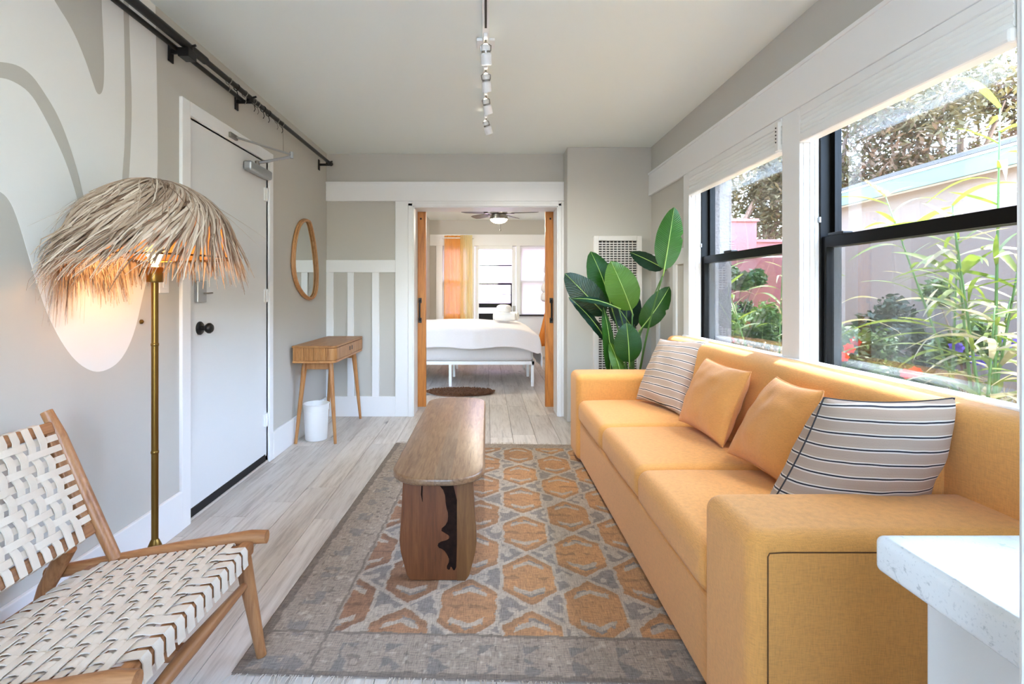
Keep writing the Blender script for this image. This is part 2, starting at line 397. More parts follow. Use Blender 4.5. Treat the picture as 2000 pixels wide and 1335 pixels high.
# ------------------------------------------------------------------ room shell
XL, XR, YF, ZC = -1.527, 1.503, 4.894, 2.506
YB = -1.5                      # living space runs on behind the camera to here
random.seed(3)
fl = bx('floor', M['gap'], None, -3.0, 3.0, YB, 9.5, -.10, -.008, 0, kind='structure', label='grey washed wooden plank floor running through both rooms', cat='floor')
PW = .186
for i in range(-12, 12):
    x0 = .03+i*PW; x1 = x0+PW
    if x1 < XL+.02 or x0 > XR+.2: continue
    y = YB+rnd(0, 1.0)-1.1
    while y < 9.4:
        L = rnd(1.05, 1.35); a, b = max(y, YB), min(y+L, 9.4); y += L
        if b-a < .02: continue
        if b < .3 or (x0 > .85 and b < 4.6 and b > 0): pass
        g = .0011; m = MB(); X0, X1, A, B = x0+g, x1-g, a+g, b-g
        X0 = max(X0, XL+.0); X1 = min(X1, XR+.27)
        if X1-X0 < .01: continue
        h = .0014
        m.add([(X0,A,-.01),(X1,A,-.01),(X1,B,-.01),(X0,B,-.01),(X0,A,-h),(X1,A,-h),(X1,B,-h),(X0,B,-h),(X0+h,A+h,0),(X1-h,A+h,0),(X1-h,B-h,0),(X0+h,B-h,0)],
              [(0,1,5,4),(1,2,6,5),(2,3,7,6),(3,0,4,7),(4,5,9,8),(5,6,10,9),(6,7,11,10),(7,4,8,11),(8,9,10,11)])
        m.build('plank', M['plank'], fl)
bx('ceiling', M['ceil'], None, -2.45, 1.86, YB, 9.6, ZC, ZC+.12, 0, kind='structure', label='smooth off-white painted ceiling', cat='ceiling')

# left wall with the entry door opening
DY0, DY1, DZ = 2.62, 3.575, 2.085
wl = MB().box(XL-.14, XL, YB, DY0, 0, ZC).box(XL-.14, XL, DY0, DY1, DZ, ZC).box(XL-.14, XL, DY1, YF, 0, ZC).build('wall_left', M['wall'], None, kind='structure', label='greige wall with pale abstract mural and entry door', cat='wall')
def wallpt(x, y):
    Y = -XL*1000/(950-x); return (Y, EYE+(570-y)*Y/1000)
def mural(name, pts, mat, d, label):
    q = smoothpoly([V(wallpt(*p)) for p in pts], 2)
    q = [(p.x, min(p.y, ZC-.001)) for p in q]
    return MB().prism(q, 'x', XL-.01, XL+d).build(name, mat, wl, label=label)
zt = ZC
pale = [(303,-20),(304,60),(307,200),(308,330),(303,430),(290,530),(277,585),(265,640),(250,680),(230,710),(203,725),(180,726),(150,708),(122,672),(95,620),(75,565),(50,480),(35,430),(20,392),(0,372),(-60,350),(-150,340),(-320,360),(-420,300),(-420,-700),(-200,-700),(0,-400),(150,-200)]
mural('mural_field', pale, M['mural'], .0008, 'pale off-white painted mural shape')
mural('mural_wedge', [(60,-80),(105,0),(141,56),(165,113),(180,158),(189,184),(197,184),(202,168),(203,123),(199,40),(197,-10),(197,-120),(120,-200)], M['wall'], .0016, 'grey tapering mural drip')
mural('mural_curve', [(-200,180),(-60,120),(0,120),(35,127),(60,145),(80,172),(110,220),(130,268),(150,330),(165,395),(185,470),(172,470),(160,430),(148,378),(130,320),(108,270),(85,225),(60,182),(30,160),(0,150),(-60,152),(-190,210)], M['wall'], .0016, 'grey curved mural stroke')
mural('mural_stripe', [(240,-40),(241,28),(243,120),(244,200),(243,280),(238,352),(234,400),(246,400),(251,352),(255,280),(257,200),(254,120),(251,28),(250,-40)], M['wall'], .0016, 'thin grey mural stripe')
for a, b in ((YB, DY0-.075), (DY1+.06, YF)):
    bx('baseboard_left', M['white'], None, XL, XL+.018, a, b, 0, .195, .004, kind='structure', label='white baseboard along the left wall '+('before the entry door' if a < 0 else 'between entry door and far corner'), cat='baseboard')
# entry door
tr = thing('trim_1', 'white casing boards around the entry door', 'door casing', (XL, 3.1, 0), kind='structure')
bx('casing_side', M['white'], tr, XL-.1, XL+.016, DY0-.075, DY0, 0, DZ+.075, .004)
bx('casing_side', M['white'], tr, XL-.1, XL+.016, DY1, DY1+.06, 0, DZ+.075, .004)
bx('casing_head', M['white'], tr, XL-.1, XL+.016, DY0, DY1, DZ, DZ+.075, .004)
bx('door_stop', M['white'], tr, XL-.1, XL-.022, DY0, DY0+.02, 0, DZ, 0); bx('door_stop', M['white'], tr, XL-.1, XL-.022, DY1-.02, DY1, 0, DZ, 0)
bx('threshold', M['plank'], tr, XL-.12, XL+.004, DY0, DY1, .001, .014, .003)
dr = thing('door_1', 'flat white entry door with black knob and grey closer', 'door', (XL, 3.1, 0), kind='structure')
bx('slab', M['door'], dr, XL-.045, XL-.006, DY0+.004, DY1-.004, .045, DZ-.004, .003)
bx('door_sweep', M['rubber'], dr, XL-.04, XL-.001, DY0+.03, DY1-.03, .016, .062, .003)
def xlathe(prof, c, n=20):
    m = MB().lathe(prof, (0,0,0), n); c = V(c); m.v = [tuple(c+V((p[2], p[1], p[0]))) for p in m.v]; return m
kb = xlathe([(.036,0),(.036,.006),(.030,.012),(.012,.014),(.011,.03),(.02,.036),(.028,.048),(.028,.058),(.02,.068),(.004,.071)], (XL-.006, DY0+.115, .992)).build('door_knob', M['black'], dr, smooth=True)
lk = bx('latch_plate', M['alu'], dr, XL-.006, XL+.012, DY0+.07, DY0+.155, 1.13, 1.245, .003)
MB().tube([(XL+.01, DY0+.125, 1.178), (XL+.035, DY0+.125, 1.178), (XL+.037, DY0+.165, 1.18)], .0045, 8).build('thumb_turn', M['steel'], lk, smooth=True)
xlathe([(.009,0),(.009,.004),(.003,.005)], (XL-.006, DY0+.27, 1.53), 10).build('peephole', M['black'], dr)
for z in (1.86, 1.16, .30):
    h = MB().tube([(XL+.004, DY1-.022, z-.045), (XL+.004, DY1-.022, z+.045)], .007, 8); h.box(XL-.006, XL+.002, DY1-.05, DY1-.004, z-.045, z+.045)
    h.build('hinge', M['white'], dr)
cl = bx('door_closer', M['alu'], dr, XL-.006, XL+.05, 3.22, 3.54, 1.955, 2.015, .012)
MB().lathe([(.016,0),(.016,.03),(.008,.034)], (XL+.024, 3.36, 2.012), 14).build('spindle', M['steel'], cl, smooth=True)
elb = V((XL+.21, 3.46, 2.10))
MB().tube([(XL+.024, 3.36, 2.035), (XL+.06, 3.37, 2.04), elb], [.010, .010, .009], 8).build('closer_arm', M['alu'], cl, smooth=True)
MB().tube([elb+V((0,0,.012)), (XL+.03, 3.06, 2.11)], .007, 8).tube([elb-V((0,0,.012)), elb+V((0,0,.03))], .013, 12).build('closer_link', M['alu'], cl, smooth=True)
bx('arm_shoe', M['steel'], cl, XL+.002, XL+.03, 3.0, 3.09, 2.095, 2.125, .004)

# far wall, opening to the bedroom
OX0, OX1, OZ, YT = -.705, .688, 2.005, 5.14
wf = MB().box(XL-.14, OX0, YF, YT, 0, ZC).box(OX0, OX1, YF, YT, OZ, ZC).box(OX1, 1.78, YF, YT, 0, ZC).build('wall_far', M['wall'], None, kind='structure', label='far greige wall with white board and batten panelling', cat='wall')
bx('header_board', M['white'], wf, XL, .7375, YF-.030, YF, 2.05, 2.228, .004)
bx('header_cap', M['white'], wf, XL, .7375, YF-.036, YF, 2.214, 2.232, .003)
bx('casing', M['white'], wf, -.868, OX0, YF-.022, YF, 0, 2.05, .004)
bx('casing', M['white'], wf, OX1, .7375, YF-.022, YF, 0, 2.05, .004)
bx('casing', M['white'], wf, OX0, OX1, YF-.022, YF, OZ, 2.05, .004)
for a, b in ((-.745, OX0+.006), (OX1-.006, .715)):
    bx('casing_bead', M['white'], wf, a, b, YF-.034, YF-.02, 0, 2.035, .005)
bx('casing_bead', M['white'], wf, -.745, .715, YF-.034, YF-.02, OZ-.006, 2.03, .005)
for a, b in ((OX0-.002, OX0+.014), (OX1-.014, OX1+.002)):
    bx('jamb', M['white'], wf, a, b, YF-.01, YT+.01, 0, OZ, .002)
bx('jamb', M['white'], wf, OX0, OX1, YF-.01, YT+.01, OZ-.014, OZ+.002, .002)
bx('rail', M['white'], wf, XL, -.868, YF-.018, YF, 1.372, 1.49, .003)
for a, b in ((638, 652), (679, 691.5), (727, 741)):
    bx('batten', M['white'], wf, (a-950)*YF/1000 if a > 640 else XL, (b-950)*YF/1000, YF-.016, YF, .19, 1.372, .003)
bx('base_board', M['white'], wf, XL+.018, -.868, YF-.02, YF, 0, .192, .003)
bx('wall_bump', M['wall'], None, .7375, XR+.02, 4.668, YF+.001, 0, ZC, .006, kind='structure', label='projecting greige chimney breast beside the bedroom opening', cat='wall')

# right wall with two windows
SZ, HZ = .755, 2.06
W1, W2 = (2.565, 3.742), (1.43, 2.42)
XO = 1.777
wr = MB().box(XR, XO, YB, 4.9, 0, SZ).box(XR, XO, YB, 4.9, HZ, ZC).box(XR, XO, W1[1], 4.9, SZ, HZ).box(XR, XO, YB, W2[0], SZ, HZ).box(XR, 1.66, W2[1], W1[0], SZ, HZ)
wr = wr.build('wall_right', M['wall'], None, kind='structure', label='right greige wall holding two black framed windows', cat='wall')
bx('stucco_reveal', M['stuccog'], wr, 1.665, XO+.012, W1[1]-.006, W1[1]+.4, SZ-.1, HZ, .004)
bx('frieze_board', M['white'], wr, XR-.026, XR, YB, 4.668, HZ, 2.262, .004)
bx('frieze_cap', M['white'], wr, XR-.032, XR, YB, 4.668, 2.246, 2.266, .003)
bx('casing', M['white'], wr, XR-.023, XR, W1[1], W1[1]+.105, .2, HZ, .003)
bx('mullion_post', M['white'], wr, XR-.023, XR+.02, W2[1], W1[0], SZ-.2, HZ, .004)
bx('casing', M['white'], wr, XR-.023, XR, W2[0]-.11, W2[0], .2, HZ, .003)
for (a, b) in (W1, W2):
    for k, (x0, x1, t) in enumerate(((XR-.005, 1.525, .004), (1.525, 1.545, .010), (1.545, 1.562, .016))):
        bx('reveal_bead', M['white'], wr, x0, x1, b-t, b+.002, SZ, HZ, .002)
        bx('reveal_bead', M['white'], wr, x0, x1, a-.002, a+t, SZ, HZ, .002)
bx('rail', M['white'], wr, XR-.018, XR, W1[1]+.105, 4.668, 1.40, 1.52, .003)
for y in (4.02, 4.42): bx('batten', M['white'], wr, XR-.016, XR, y, y+.07, .19, 1.40, .003)
bx('base_board', M['white'], wr, XR-.02, XR, YB, 4.668, 0, .192, .003)
bx('window_stool', M['white'], wr, XR-.052, XR+.012, W2[0]-.06, W1[1]+.06, .842, .868, .006)
bx('window_apron', M['white'], wr, XR-.016, XR+.001, W2[0]-.06, W1[1]+.06, .66, .843, .003)
for nm, (a, b), lab in (('window_1', W1, 'black sash window farther along, beside the plant'), ('window_2', W2, 'black sash window nearest, over the sofa middle')):
    wn = thing(nm, lab, 'window', (1.6, (a+b)/2, SZ), kind='structure'); B = M['blackp']; s = .0
    bx('jamb', B, wn, 1.562, 1.662, b-.026, b-.014, SZ, HZ, .002); bx('jamb', B, wn, 1.562, 1.662, a+.014, a+.026, SZ, HZ, .002)
    bx('head', B, wn, 1.562, 1.662, a+.014, b-.014, HZ-.02, HZ, .002); bx('sill', B, wn, 1.562, 1.70, a+.014, b-.014, SZ, SZ+.018, .002)
    a2, b2 = a+.026, b-.026
    def sash(nm2, x0, x1, z0, z1, st, bot, top):
        m = MB().box(x0, x1, a2, a2+st, z0, z1).box(x0, x1, b2-st, b2, z0, z1).box(x0, x1, a2+st, b2-st, z0, z0+bot).box(x0, x1, a2+st, b2-st, z1-top, z1)
        o = m.build(nm2, B, wn); xm = (x0+x1)/2
        MB().box(xm-.002, xm+.002, a2+st, b2-st, z0+bot, z1-top).build('pane', M['glass'], o); return o
    sash('upper_sash', 1.612, 1.640, 1.392, HZ-.02, .026, .04, .03)
    ls = sash('lower_sash', 1.572, 1.602, SZ+.018, 1.442, .028, .045, .05)
    yc = b2-.38 if nm == 'window_1' else b2-.09
    bx('sash_lock', M['black'], ls, 1.568, 1.615, yc-.05, yc+.05, 1.442, 1.456, .004)
    bx('jamb_clip', M['alu'], wn, 1.556, 1.563, b-.03, b-.012, 1.51, 1.535, .001)
    MB().box(1.653, 1.656, a2, b2, SZ+.018, 1.42).build('insect_screen', M['screen'], wn)
MB().box(XL-.14, -.85, YB-.14, YB, 0, ZC).box(-.85, .5, YB-.14, YB, 2.28, ZC).box(-.85, .5, YB-.14, YB, 0, .95).box(.5, XO, YB-.14, YB, 0, ZC).build('wall_back', M['wall'], None, kind='structure', label='wall behind the camera with an opening added to let front daylight in', cat='wall')  # unseen wall; its opening is added and sized for front daylight
bx('bounce_slab', M['bounce_slab'], None, -9, 9, -14, YB-.02, -.3, -.10, 0, kind='structure', label='pale slab added outside the rear opening to bounce sunlight indoors', cat='bounce_slab')  # added out of view, throws sunlight up through the rear opening
bx('sun_limit_eave', M['stucco'], None, XO-.02, 1.905, YB, 9.6, 2.60, 2.70, 0, kind='structure', label='unseen overhang added above the two living room windows to limit the sun', cat='eave')  # unseen, added to keep direct sun to the top of the sofa back

# near kitchen counter and wall end
bx('wall_near', M['white'], None, .412, .56, .22, .398, 0, ZC, .004, kind='structure', label='white painted wall end close to the camera, right edge', cat='wall')
ct = thing('kitchen_counter', 'white speckled quartz counter on a white panelled base, front right', 'counter', (.8, .5, 0))
MB().rbox(.458, 1.45, .40, .607, .857, .900, .009, 3, 3).build('worktop', M['quartz'], ct, smooth='all', merge=True)
bx('base_panel', M['door'], ct, .505, 1.42, .42, .588, 0, .857, .003)
# ------------------------------------------------------------------ bedroom beyond the opening
BY = 9.40; BL, BR = -2.3, 1.72
bx('wall_bedroom_left', M['wall'], None, BL-.12, BL, YT, BY+.15, 0, ZC, 0, kind='structure', label='bedroom side wall behind the bed', cat='wall')
bx('wall_bedroom_right', M['wall'], None, BR, BR+.12, YT, BY+.15, 0, ZC, 0, kind='structure', label='bedroom side wall by the foot of the bed', cat='wall')
bx('wall_bedroom_closet', M['wall'], None, BL, -1.035, 8.75, BY, 0, ZC, .004, kind='structure', label='grey closet corner left of the bedroom windows', cat='wall')
def bxp(x): return (x-950)*BY/1000
def bzp(y): return EYE+(570-y)*BY/1000
g0, g1 = bxp(935), bxp(1000)        # door glass
dA, dB, dT = bxp(927), bxp(1008.5), bzp(481)
wA, wB = bxp(864), bxp(915); wC, wD = bxp(1016), bxp(1085); wS = bzp(617); wT = bzp(480)
wb = MB().box(BL, wA, BY, BY+.14, 0, ZC).box(wA, 1.75, BY, BY+.14, wT, ZC).box(wA, wB, BY, BY+.14, 0, wS).box(wB, dA, BY, BY+.14, 0, wT).box(dB, wC, BY, BY+.14, 0, wT).box(wC, wD, BY, BY+.14, 0, wS).box(wD, 1.75, BY, BY+.14, 0, wT)
wb = wb.build('wall_bedroom_far', M['wall'], None, kind='structure', label='bedroom window wall with white header board', cat='wall')
bx('header_board', M['white'], wb, -1.035, 1.72, BY-.03, BY, bzp(480), bzp(458), .004)
for a, b in ((852, 864), (915, 927), (1008.5, 1016), (1085, 1096)):
    bx('casing', M['white'], wb, bxp(a), bxp(b), BY-.022, BY, 0, bzp(480), .003)
bx('window_apron', M['white'], wb, wC, wD, BY-.02, BY, 0, wS, .003); bx('window_apron', M['white'], wb, wA, wB, BY-.02, BY, 0, wS, .003)
bx('window_stool', M['dark'], wb, wC-.02, wD, BY-.07, BY, wS, wS+.03, .003)
for nm, a, b, lab in (('window_3', wA, wB, 'bedroom sash window behind the orange curtain'), ('window_4', wC, wD, 'bedroom sash window right of the glass door')):
    wn = thing(nm, lab, 'window', ((a+b)/2, BY+.05, wS), kind='structure')
    zm = bzp(549)
    for q, (z0, z1, y0) in enumerate(((zm-.02, wT, BY+.07), (wS, zm+.02, BY+.03))):
        o = MB().box(a, a+.04, y0, y0+.03, z0, z1).box(b-.04, b, y0, y0+.03, z0, z1).box(a+.04, b-.04, y0, y0+.03, z0, z0+.045).box(a+.04, b-.04, y0, y0+.03, z1-.045, z1).build('sash', M['white'], wn)
        MB().box(a+.04, b-.04, y0+.013, y0+.017, z0+.045, z1-.045).build('pane', M['glassb'], o)
    o = bx('window_shade', M['shade'], None, a+.012, b-.012, BY+.012, BY+.016, wS+.035, wT-.03, 0, label='white roller shade pulled down over the bedroom window '+('behind the curtain' if nm == 'window_3' else 'right of the door'), cat='window shade', group='bedroom roller shades')
d4 = thing('door_4', 'white bedroom glass door with dark horizontal bars', 'door', ((dA+dB)/2, BY+.04, 0), kind='structure')
gT, gB = bzp(487), .42
m = MB().box(dA+.008, g0, BY+.02, BY+.065, .01, dT).box(g1, dB-.008, BY+.02, BY+.065, .01, dT).box(g0, g1, BY+.02, BY+.065, gT+.10, dT).box(g0, g1, BY+.02, BY+.065, .01, gB)
m.build('frame', M['white'], d4)
MB().box(g0, g1, BY+.038, BY+.042, gB, gT+.10).build('pane', M['glassb'], d4)
bx('rolled_blind', M['white'], d4, g0-.01, g1+.01, BY-.01, BY+.02, gT, gT+.09, .01)
for y, h in ((518, .012), (554, .018), (596.5, .04)): bx('bar', M['blackp'], d4, g0, g1, BY+.068, BY+.085, bzp(y)-h, bzp(y)+h, .002)
bx('lower_panel', M['blackp'], d4, g0, g1, BY+.068, BY+.085, gB, bzp(612), .002)
bx('side_bar', M['blackp'], d4, g1-.02, g1, BY+.068, BY+.085, gB, bzp(554), .002)
bx('lock_plate', M['steel'], d4, g1+.012, g1+.065, BY+.008, BY+.022, bzp(613), bzp(597), .003)
# pale pink building seen through the glass door
pb = thing('pale_pink_building', 'pale pink rendered house outside the bedroom door', 'building', (0, 12.2, 0))
bx('wall', M['pinkl'], pb, -3.2, 3.6, 12.2, 14, -.4, 5.2, 0); bx('parapet', M['pinkl'], pb, -3.3, 3.7, 12.12, 14.1, 5.2, 5.4, .01)
MB().tube([(-1.5, 12.15, 1.30), (0, 12.15, 1.16), (2, 12.15, 1.02)], .008, 6).build('cable', M['dark'], pb); MB().tube([(-1.5, 12.15, 1.02), (2, 12.15, .86)], .007, 6).build('cable', M['dark'], pb)

# sliding doors on the bedroom side of the opening
for nm, sg, xe in (('door_2', -1, -.612), ('door_3', 1, .596)):
    s = thing(nm, 'amber pine sliding door edge at the '+('left' if sg < 0 else 'right')+' of the bedroom opening', 'door', (xe+sg*.3, 5.2, 0), kind='structure')
    xo = xe+sg*.72
    bx('panel', M['pine'], s, xe+sg*.105, xo, 5.185, 5.215, .025, 2.0, .002)
    bx('stile', M['pine'], s, xe, xe+sg*.11, 5.175, 5.225, .025, 2.035, .004)
    bx('hanger_strap', M['black'], s, xe+sg*.03, xe+sg*.085, 5.170, 5.176, 2.025, 2.06, .001)
    for z in (2.005, 1.925): MB().add([], []).box(xe+sg*.05-.009, xe+sg*.05+.009, 5.166, 5.176, z-.009, z+.009).build('bolt', M['black'], s, bevel=.004)
    h = MB(); x = xe+sg*.058
    h.box(x-.016, x+.016, 5.160, 5.176, 1.075, 1.125).box(x-.016, x+.016, 5.160, 5.176, .875, .925)
    h.tube([(x, 5.165, 1.10), (x, 5.135, 1.085), (x, 5.128, 1.0), (x, 5.135, .915), (x, 5.165, .90)], .009, 8)
    h.build('pull_handle', M['black'], s)
MB().box(-1.5, 1.5, 5.19, 5.205, 2.045, 2.075).build('trim_2', M['black'], None, kind='structure', label='black sliding door track above the bedroom opening', cat='track')

# bed: seen from its long side
bed = thing('bed', 'white metal platform bed with grey mattress in the bedroom', 'bed', (-.1, 7.2, 0))
bx0, bx1, by0, by1 = -1.55, .60, 6.42, 7.95
fr = MB().box(bx0, bx1, by0, by0+.03, .275, .315).box(bx0, bx1, by1-.03, by1, .275, .315).box(bx1-.03, bx1, by0, by1, .275, .315).box(bx0, bx0+.03, by0, by1, .275, .315)
fr.build('frame', M['white'], bed)
for x in (bx0+.05, -.455, bx1-.02):
    for y in (by0+.03, (by0+by1)/2, by1-.03): bx('leg', M['white'], bed, x-.017, x+.017, y-.017, y+.017, 0, .275, .002)
MB().rbox(bx0, bx1-.01, by0+.01, by1-.01, .315, .66, .05, 3, 8, (0,0,.01)).build('mattress', M['mattress'], bed, smooth='all', merge=True)
# duvet draped over the bed
dv = MB(); nx, ny = 70, 70; x0, x1, y0, y1 = bx0-.02, bx1+.045, by0-.035, by1+.035
prof = []
def drape(s, a, b, over, rad=.10):
    L = b-a; tot = L+2*over; d = s*tot-over
    if d < 0: return a-.012*math.sin(-d*20)*0, -d
    if d > L: return b, d-L
    return a+d, 0
for i in range(nx+1):
    for j in range(ny+1):
        ax, dx_ = drape(i/nx, x0, x1, .44); ay, dy_ = drape(j/ny, y0, y1, .26)
        z = .735+.055*math.sin(PI*min(1, max(0, (ay-y0)/(y1-y0))))**.5*math.sin(PI*min(1, max(0, (ax-x0)/(x1-x0))))**.5
        z += .018*noise.noise(V((ax*3, ay*3, 1)))
        z -= .085*max(0, 1-(x1-ax)/.34)**2*(1 if i > nx/2 else 0)
        drop = max(dx_, dy_) if (dx_ == 0 or dy_ == 0) else math.hypot(dx_, dy_)*.9
        fx = (1 if i > nx/2 else -1)*(.02+.04*math.sin(min(1.0, dx_*3)*PI/2) if dx_ else 0); fy = (1 if j > ny/2 else -1)*(.015+.02*min(1, dy_*4) if dy_ else 0)
        wv = .014*noise.noise(V((ax*7, ay*7, drop*2.5)))
        sag = .03*noise.noise(V((ax*1.6, ay*1.6, 4)))
        dv.v.append((ax+fx+(wv if dx_ else 0), ay+fy+(wv if dy_ else 0), z-drop*(.95)+(sag if drop else 0)))
for i in range(nx):
    for j in range(ny): a = i*(ny+1)+j; dv.f.append((a, a+ny+1, a+ny+2, a+1))
dvo = dv.build('duvet', M['duvet'], None, smooth='all', label='rumpled white duvet spread over the bed', cat='duvet')
sm = dvo.modifiers.new('sub', 'SUBSURF'); sm.levels = 1; sm.render_levels = 1
so = dvo.modifiers.new('thick', 'SOLIDIFY'); so.thickness = .012
def towel(x, y, z, L, r, ang, lab):
    m = MB(); c, s = math.cos(ang), math.sin(ang); pr = [(0, r*.5), (.015, r*.93), (.04, r), (L/2, r*1.03), (L-.04, r), (L-.015, r*.93), (L, r*.5)]
    m.tube([V((x+(q-L/2)*c, y+(q-L/2)*s, z+r)) for q, _ in pr], [k for _, k in pr], 18)
    o = m.build('rolled_towel', M['towel'], None, smooth=True, label=lab, cat='towel', group='towels on the bed')
    m2 = MB(); sp = []
    for k in range(40):
        t = k/39; q = t*5*PI; rr = r*.88*(1-t*.8); sp.append(V((x-L/2*c-.004*c+ -s*math.cos(q)*rr, y-L/2*s-.004*s+c*math.cos(q)*rr, z+r+math.sin(q)*rr)))
    m2.tube(sp, .005, 5).build('rolled_edge', M['towel'], o)
towel(.25, 6.86, .795, .30, .06, R(-8), 'rolled white towel lying nearest on the bed')
towel(.30, 7.03, .797, .30, .06, R(-14), 'rolled white towel lying behind on the bed')
towel(.24, 6.94, .905, .26, .055, R(-62), 'rolled white towel set crosswise on top of two others')
# shag rug
sh = thing('shag_rug', 'small brown fluffy rug on the bedroom floor beside the bed', 'rug', (-.30, 5.95, 0))
m = MB(); ol = []
for k in range(40):
    q = 2*PI*k/40; ol.append((-.30+.36*math.cos(q)*(1+.06*math.sin(5*q)), 5.98+.17*math.sin(q)*(1+.1*math.sin(3*q+1))))
m.prism(ol, 'z', .001, .016).build('backing', M['shag'], sh)
m = MB(); random.seed(5)
for k in range(4500):
    q = rnd(0, 2*PI); rr = math.sqrt(rnd(0, 1)); x = -.30+.37*rr*math.cos(q); y = 5.98+.18*rr*math.sin(q)
    a = rnd(0, 2*PI); dx, dy = math.cos(a), math.sin(a); wd = .003; h = rnd(.025, .05)
    m.add([(x-dy*wd, y+dx*wd, .012), (x+dy*wd, y-dx*wd, .012), (x+dx*.02+dy*wd*.7, y+dy*.02-dx*wd*.7, h), (x+dx*.045, y+dy*.045, h*.8)], [(0,1,2),(0,2,3)])
m.build('pile', M['shag'], sh, kind='stuff')
# curtains in the bedroom
def curtain(name, x0, x1, zt, zb, y, mat, lab, folds, amp=.035, flare=.0):
    m = MB(); n = folds*10; k = 14
    for j in range(k+1):
        z = zt+(zb-zt)*j/k
        for i in range(n+1):
            t = i/n; ww = 1+flare*(j/k); xc = (x0+x1)/2
            m.v.append((xc+(x0+(x1-x0)*t-xc)*ww, y+amp*math.sin(t*folds*2*PI)*(.7+.3*j/k)+.01*noise.noise(V((t*9, j*.3, 2))), z))
    for j in range(k):
        for i in range(n): a = j*(n+1)+i; m.f.append((a, a+1, a+n+2, a+n+1))
    return m.build(name, mat, None, smooth='all', label=lab, cat='curtain', group='bedroom curtains')
curtain('voile_curtain', bxp(869), bxp(905), bzp(461), .06, BY-.11, M['orange'], 'sheer orange curtain hanging left of the glass door', 4, .022, .12)
curtain('voile_curtain', bxp(900), bxp(923), bzp(461), .06, BY-.18, M['lemon'], 'sheer pale yellow curtain next to the orange one', 3, .02, .1)
rod = thing('bedroom_curtain_rod', 'slim white curtain rod over the bedroom window', 'curtain rod', (-.6, BY-.1, bzp(466)))
MB().tube([(bxp(862), BY-.14, bzp(466)), (bxp(926), BY-.14, bzp(466))], .009, 8).build('rod', M['white'], rod)
for x in (866, 924): bx('bracket', M['white'], rod, bxp(x)-.008, bxp(x)+.008, BY-.14, BY-.02, bzp(466)-.012, bzp(466)+.012, .002)
# orange robe with pale ruffle, right of the window
rb = thing('hanging_robe', 'orange robe with pale ruffled collar hanging at the bedroom right side', 'robe', (1.15, 8.9, .3))
m = MB(); n = 26
for j in range(15):
    t = j/14; z = 1.25-t*1.0; wd = .05+.24*t
    for i in range(n+1):
        q = i/n-.5; m.v.append((1.16+q*2*wd, 8.85-.05*math.cos(q*PI)+.025*math.sin(q*24+t*2)*t, z))
for j in range(14):
    for i in range(n): a = j*(n+1)+i; m.f.append((a, a+1, a+n+2, a+n+1))
o = m.build('robe_skirt', M['robe'], rb, smooth='all'); o.modifiers.new('t', 'SOLIDIFY').thickness = .008
for k, (x, z, r) in enumerate(((1.09, 1.72, .07), (1.07, 1.58, .09), (1.06, 1.42, .08), (1.03, 1.26, .09), (1.01, 1.10, .08))):
    m = MB(); 
    for a in range(12):
        for b in range(7):
            u_, v_ = 2*PI*a/12, PI*b/6; rr = r*(1+.12*math.sin(5*u_+b)); m.v.append((x+rr*math.cos(u_)*math.sin(v_), 8.82+.035*math.sin(u_)*math.sin(v_), z+rr*math.cos(v_)))
    for a in range(12):
        for b in range(6): m.f.append((a*7+b, ((a+1) % 12)*7+b, ((a+1) % 12)*7+b+1, a*7+b+1))
    m.build('ruffle', M['duvet'], rb, smooth='all', merge=True)
MB().tube([(1.16, 8.86, 1.2), (1.16, 8.86, ZC-.6), (1.16, BY-.02, ZC-.6)], .008, 6).build('hook_rod', M['steel'], rb)
# ceiling fan
FX, FY = .175, 7.2
fan = thing('ceiling_fan', 'brushed nickel ceiling fan with dark blades and lit bowl in the bedroom', 'ceiling fan', (FX, FY, ZC))
MB().lathe([(.065, ZC-.001), (.065, ZC-.03), (.03, ZC-.06), (.016, ZC-.065), (.016, ZC-.135), (.05, ZC-.14), (.115, ZC-.165), (.125, ZC-.22), (.105, ZC-.235), (.105, ZC-.25)], (FX, FY, 0), 28).build('motor_housing', M['steel'], fan, smooth=True)
MB().lathe([(.122, ZC-.25), (.126, ZC-.29), (.122, ZC-.30)], (FX, FY, 0), 28).build('light_ring', M['steel'], fan, smooth=True)
MB().lathe([(.12, ZC-.295), (.115, ZC-.315), (.085, ZC-.34), (.04, ZC-.355), (.004, ZC-.358)], (FX, FY, 0), 28).build('light_bowl', M['fanlamp'], fan, smooth=True)
for k in range(5):
    a = R(-12+72*k); c, s = math.cos(a), math.sin(a); T = lambda r_, t_, z_: (FX+c*r_-s*t_, FY+s*r_+c*t_, ZC-.225+z_)
    arm = MB(); arm.add([T(.10, -.02, -.006), T(.22, -.025, -.006), T(.22, .025, -.006), T(.10, .02, -.006), T(.10, -.02, .004), T(.22, -.025, .004), T(.22, .025, .004), T(.10, .02, .004)], [(3,2,1,0),(4,5,6,7),(0,1,5,4),(1,2,6,5),(2,3,7,6),(3,0,4,7)])
    arm.build('blade_arm', M['steel'], fan)
    out = [(.18, -.05), (.30, -.062), (.48, -.07), (.545, -.055), (.56, 0), (.545, .05), (.48, .062), (.30, .055), (.18, .045)]
    b = MB(); n = len(out); pitch = .22
    b.v = [T(r_, t_, t_*pitch+.007) for r_, t_ in out]+[T(r_, t_, t_*pitch+.013) for r_, t_ in out]
    b.f = [tuple(range(n))[::-1], tuple(range(n, 2*n))]+[(i, (i+1) % n, (i+1) % n+n, i+n) for i in range(n)]
    b.build('blade', M['fanblade'], fan)
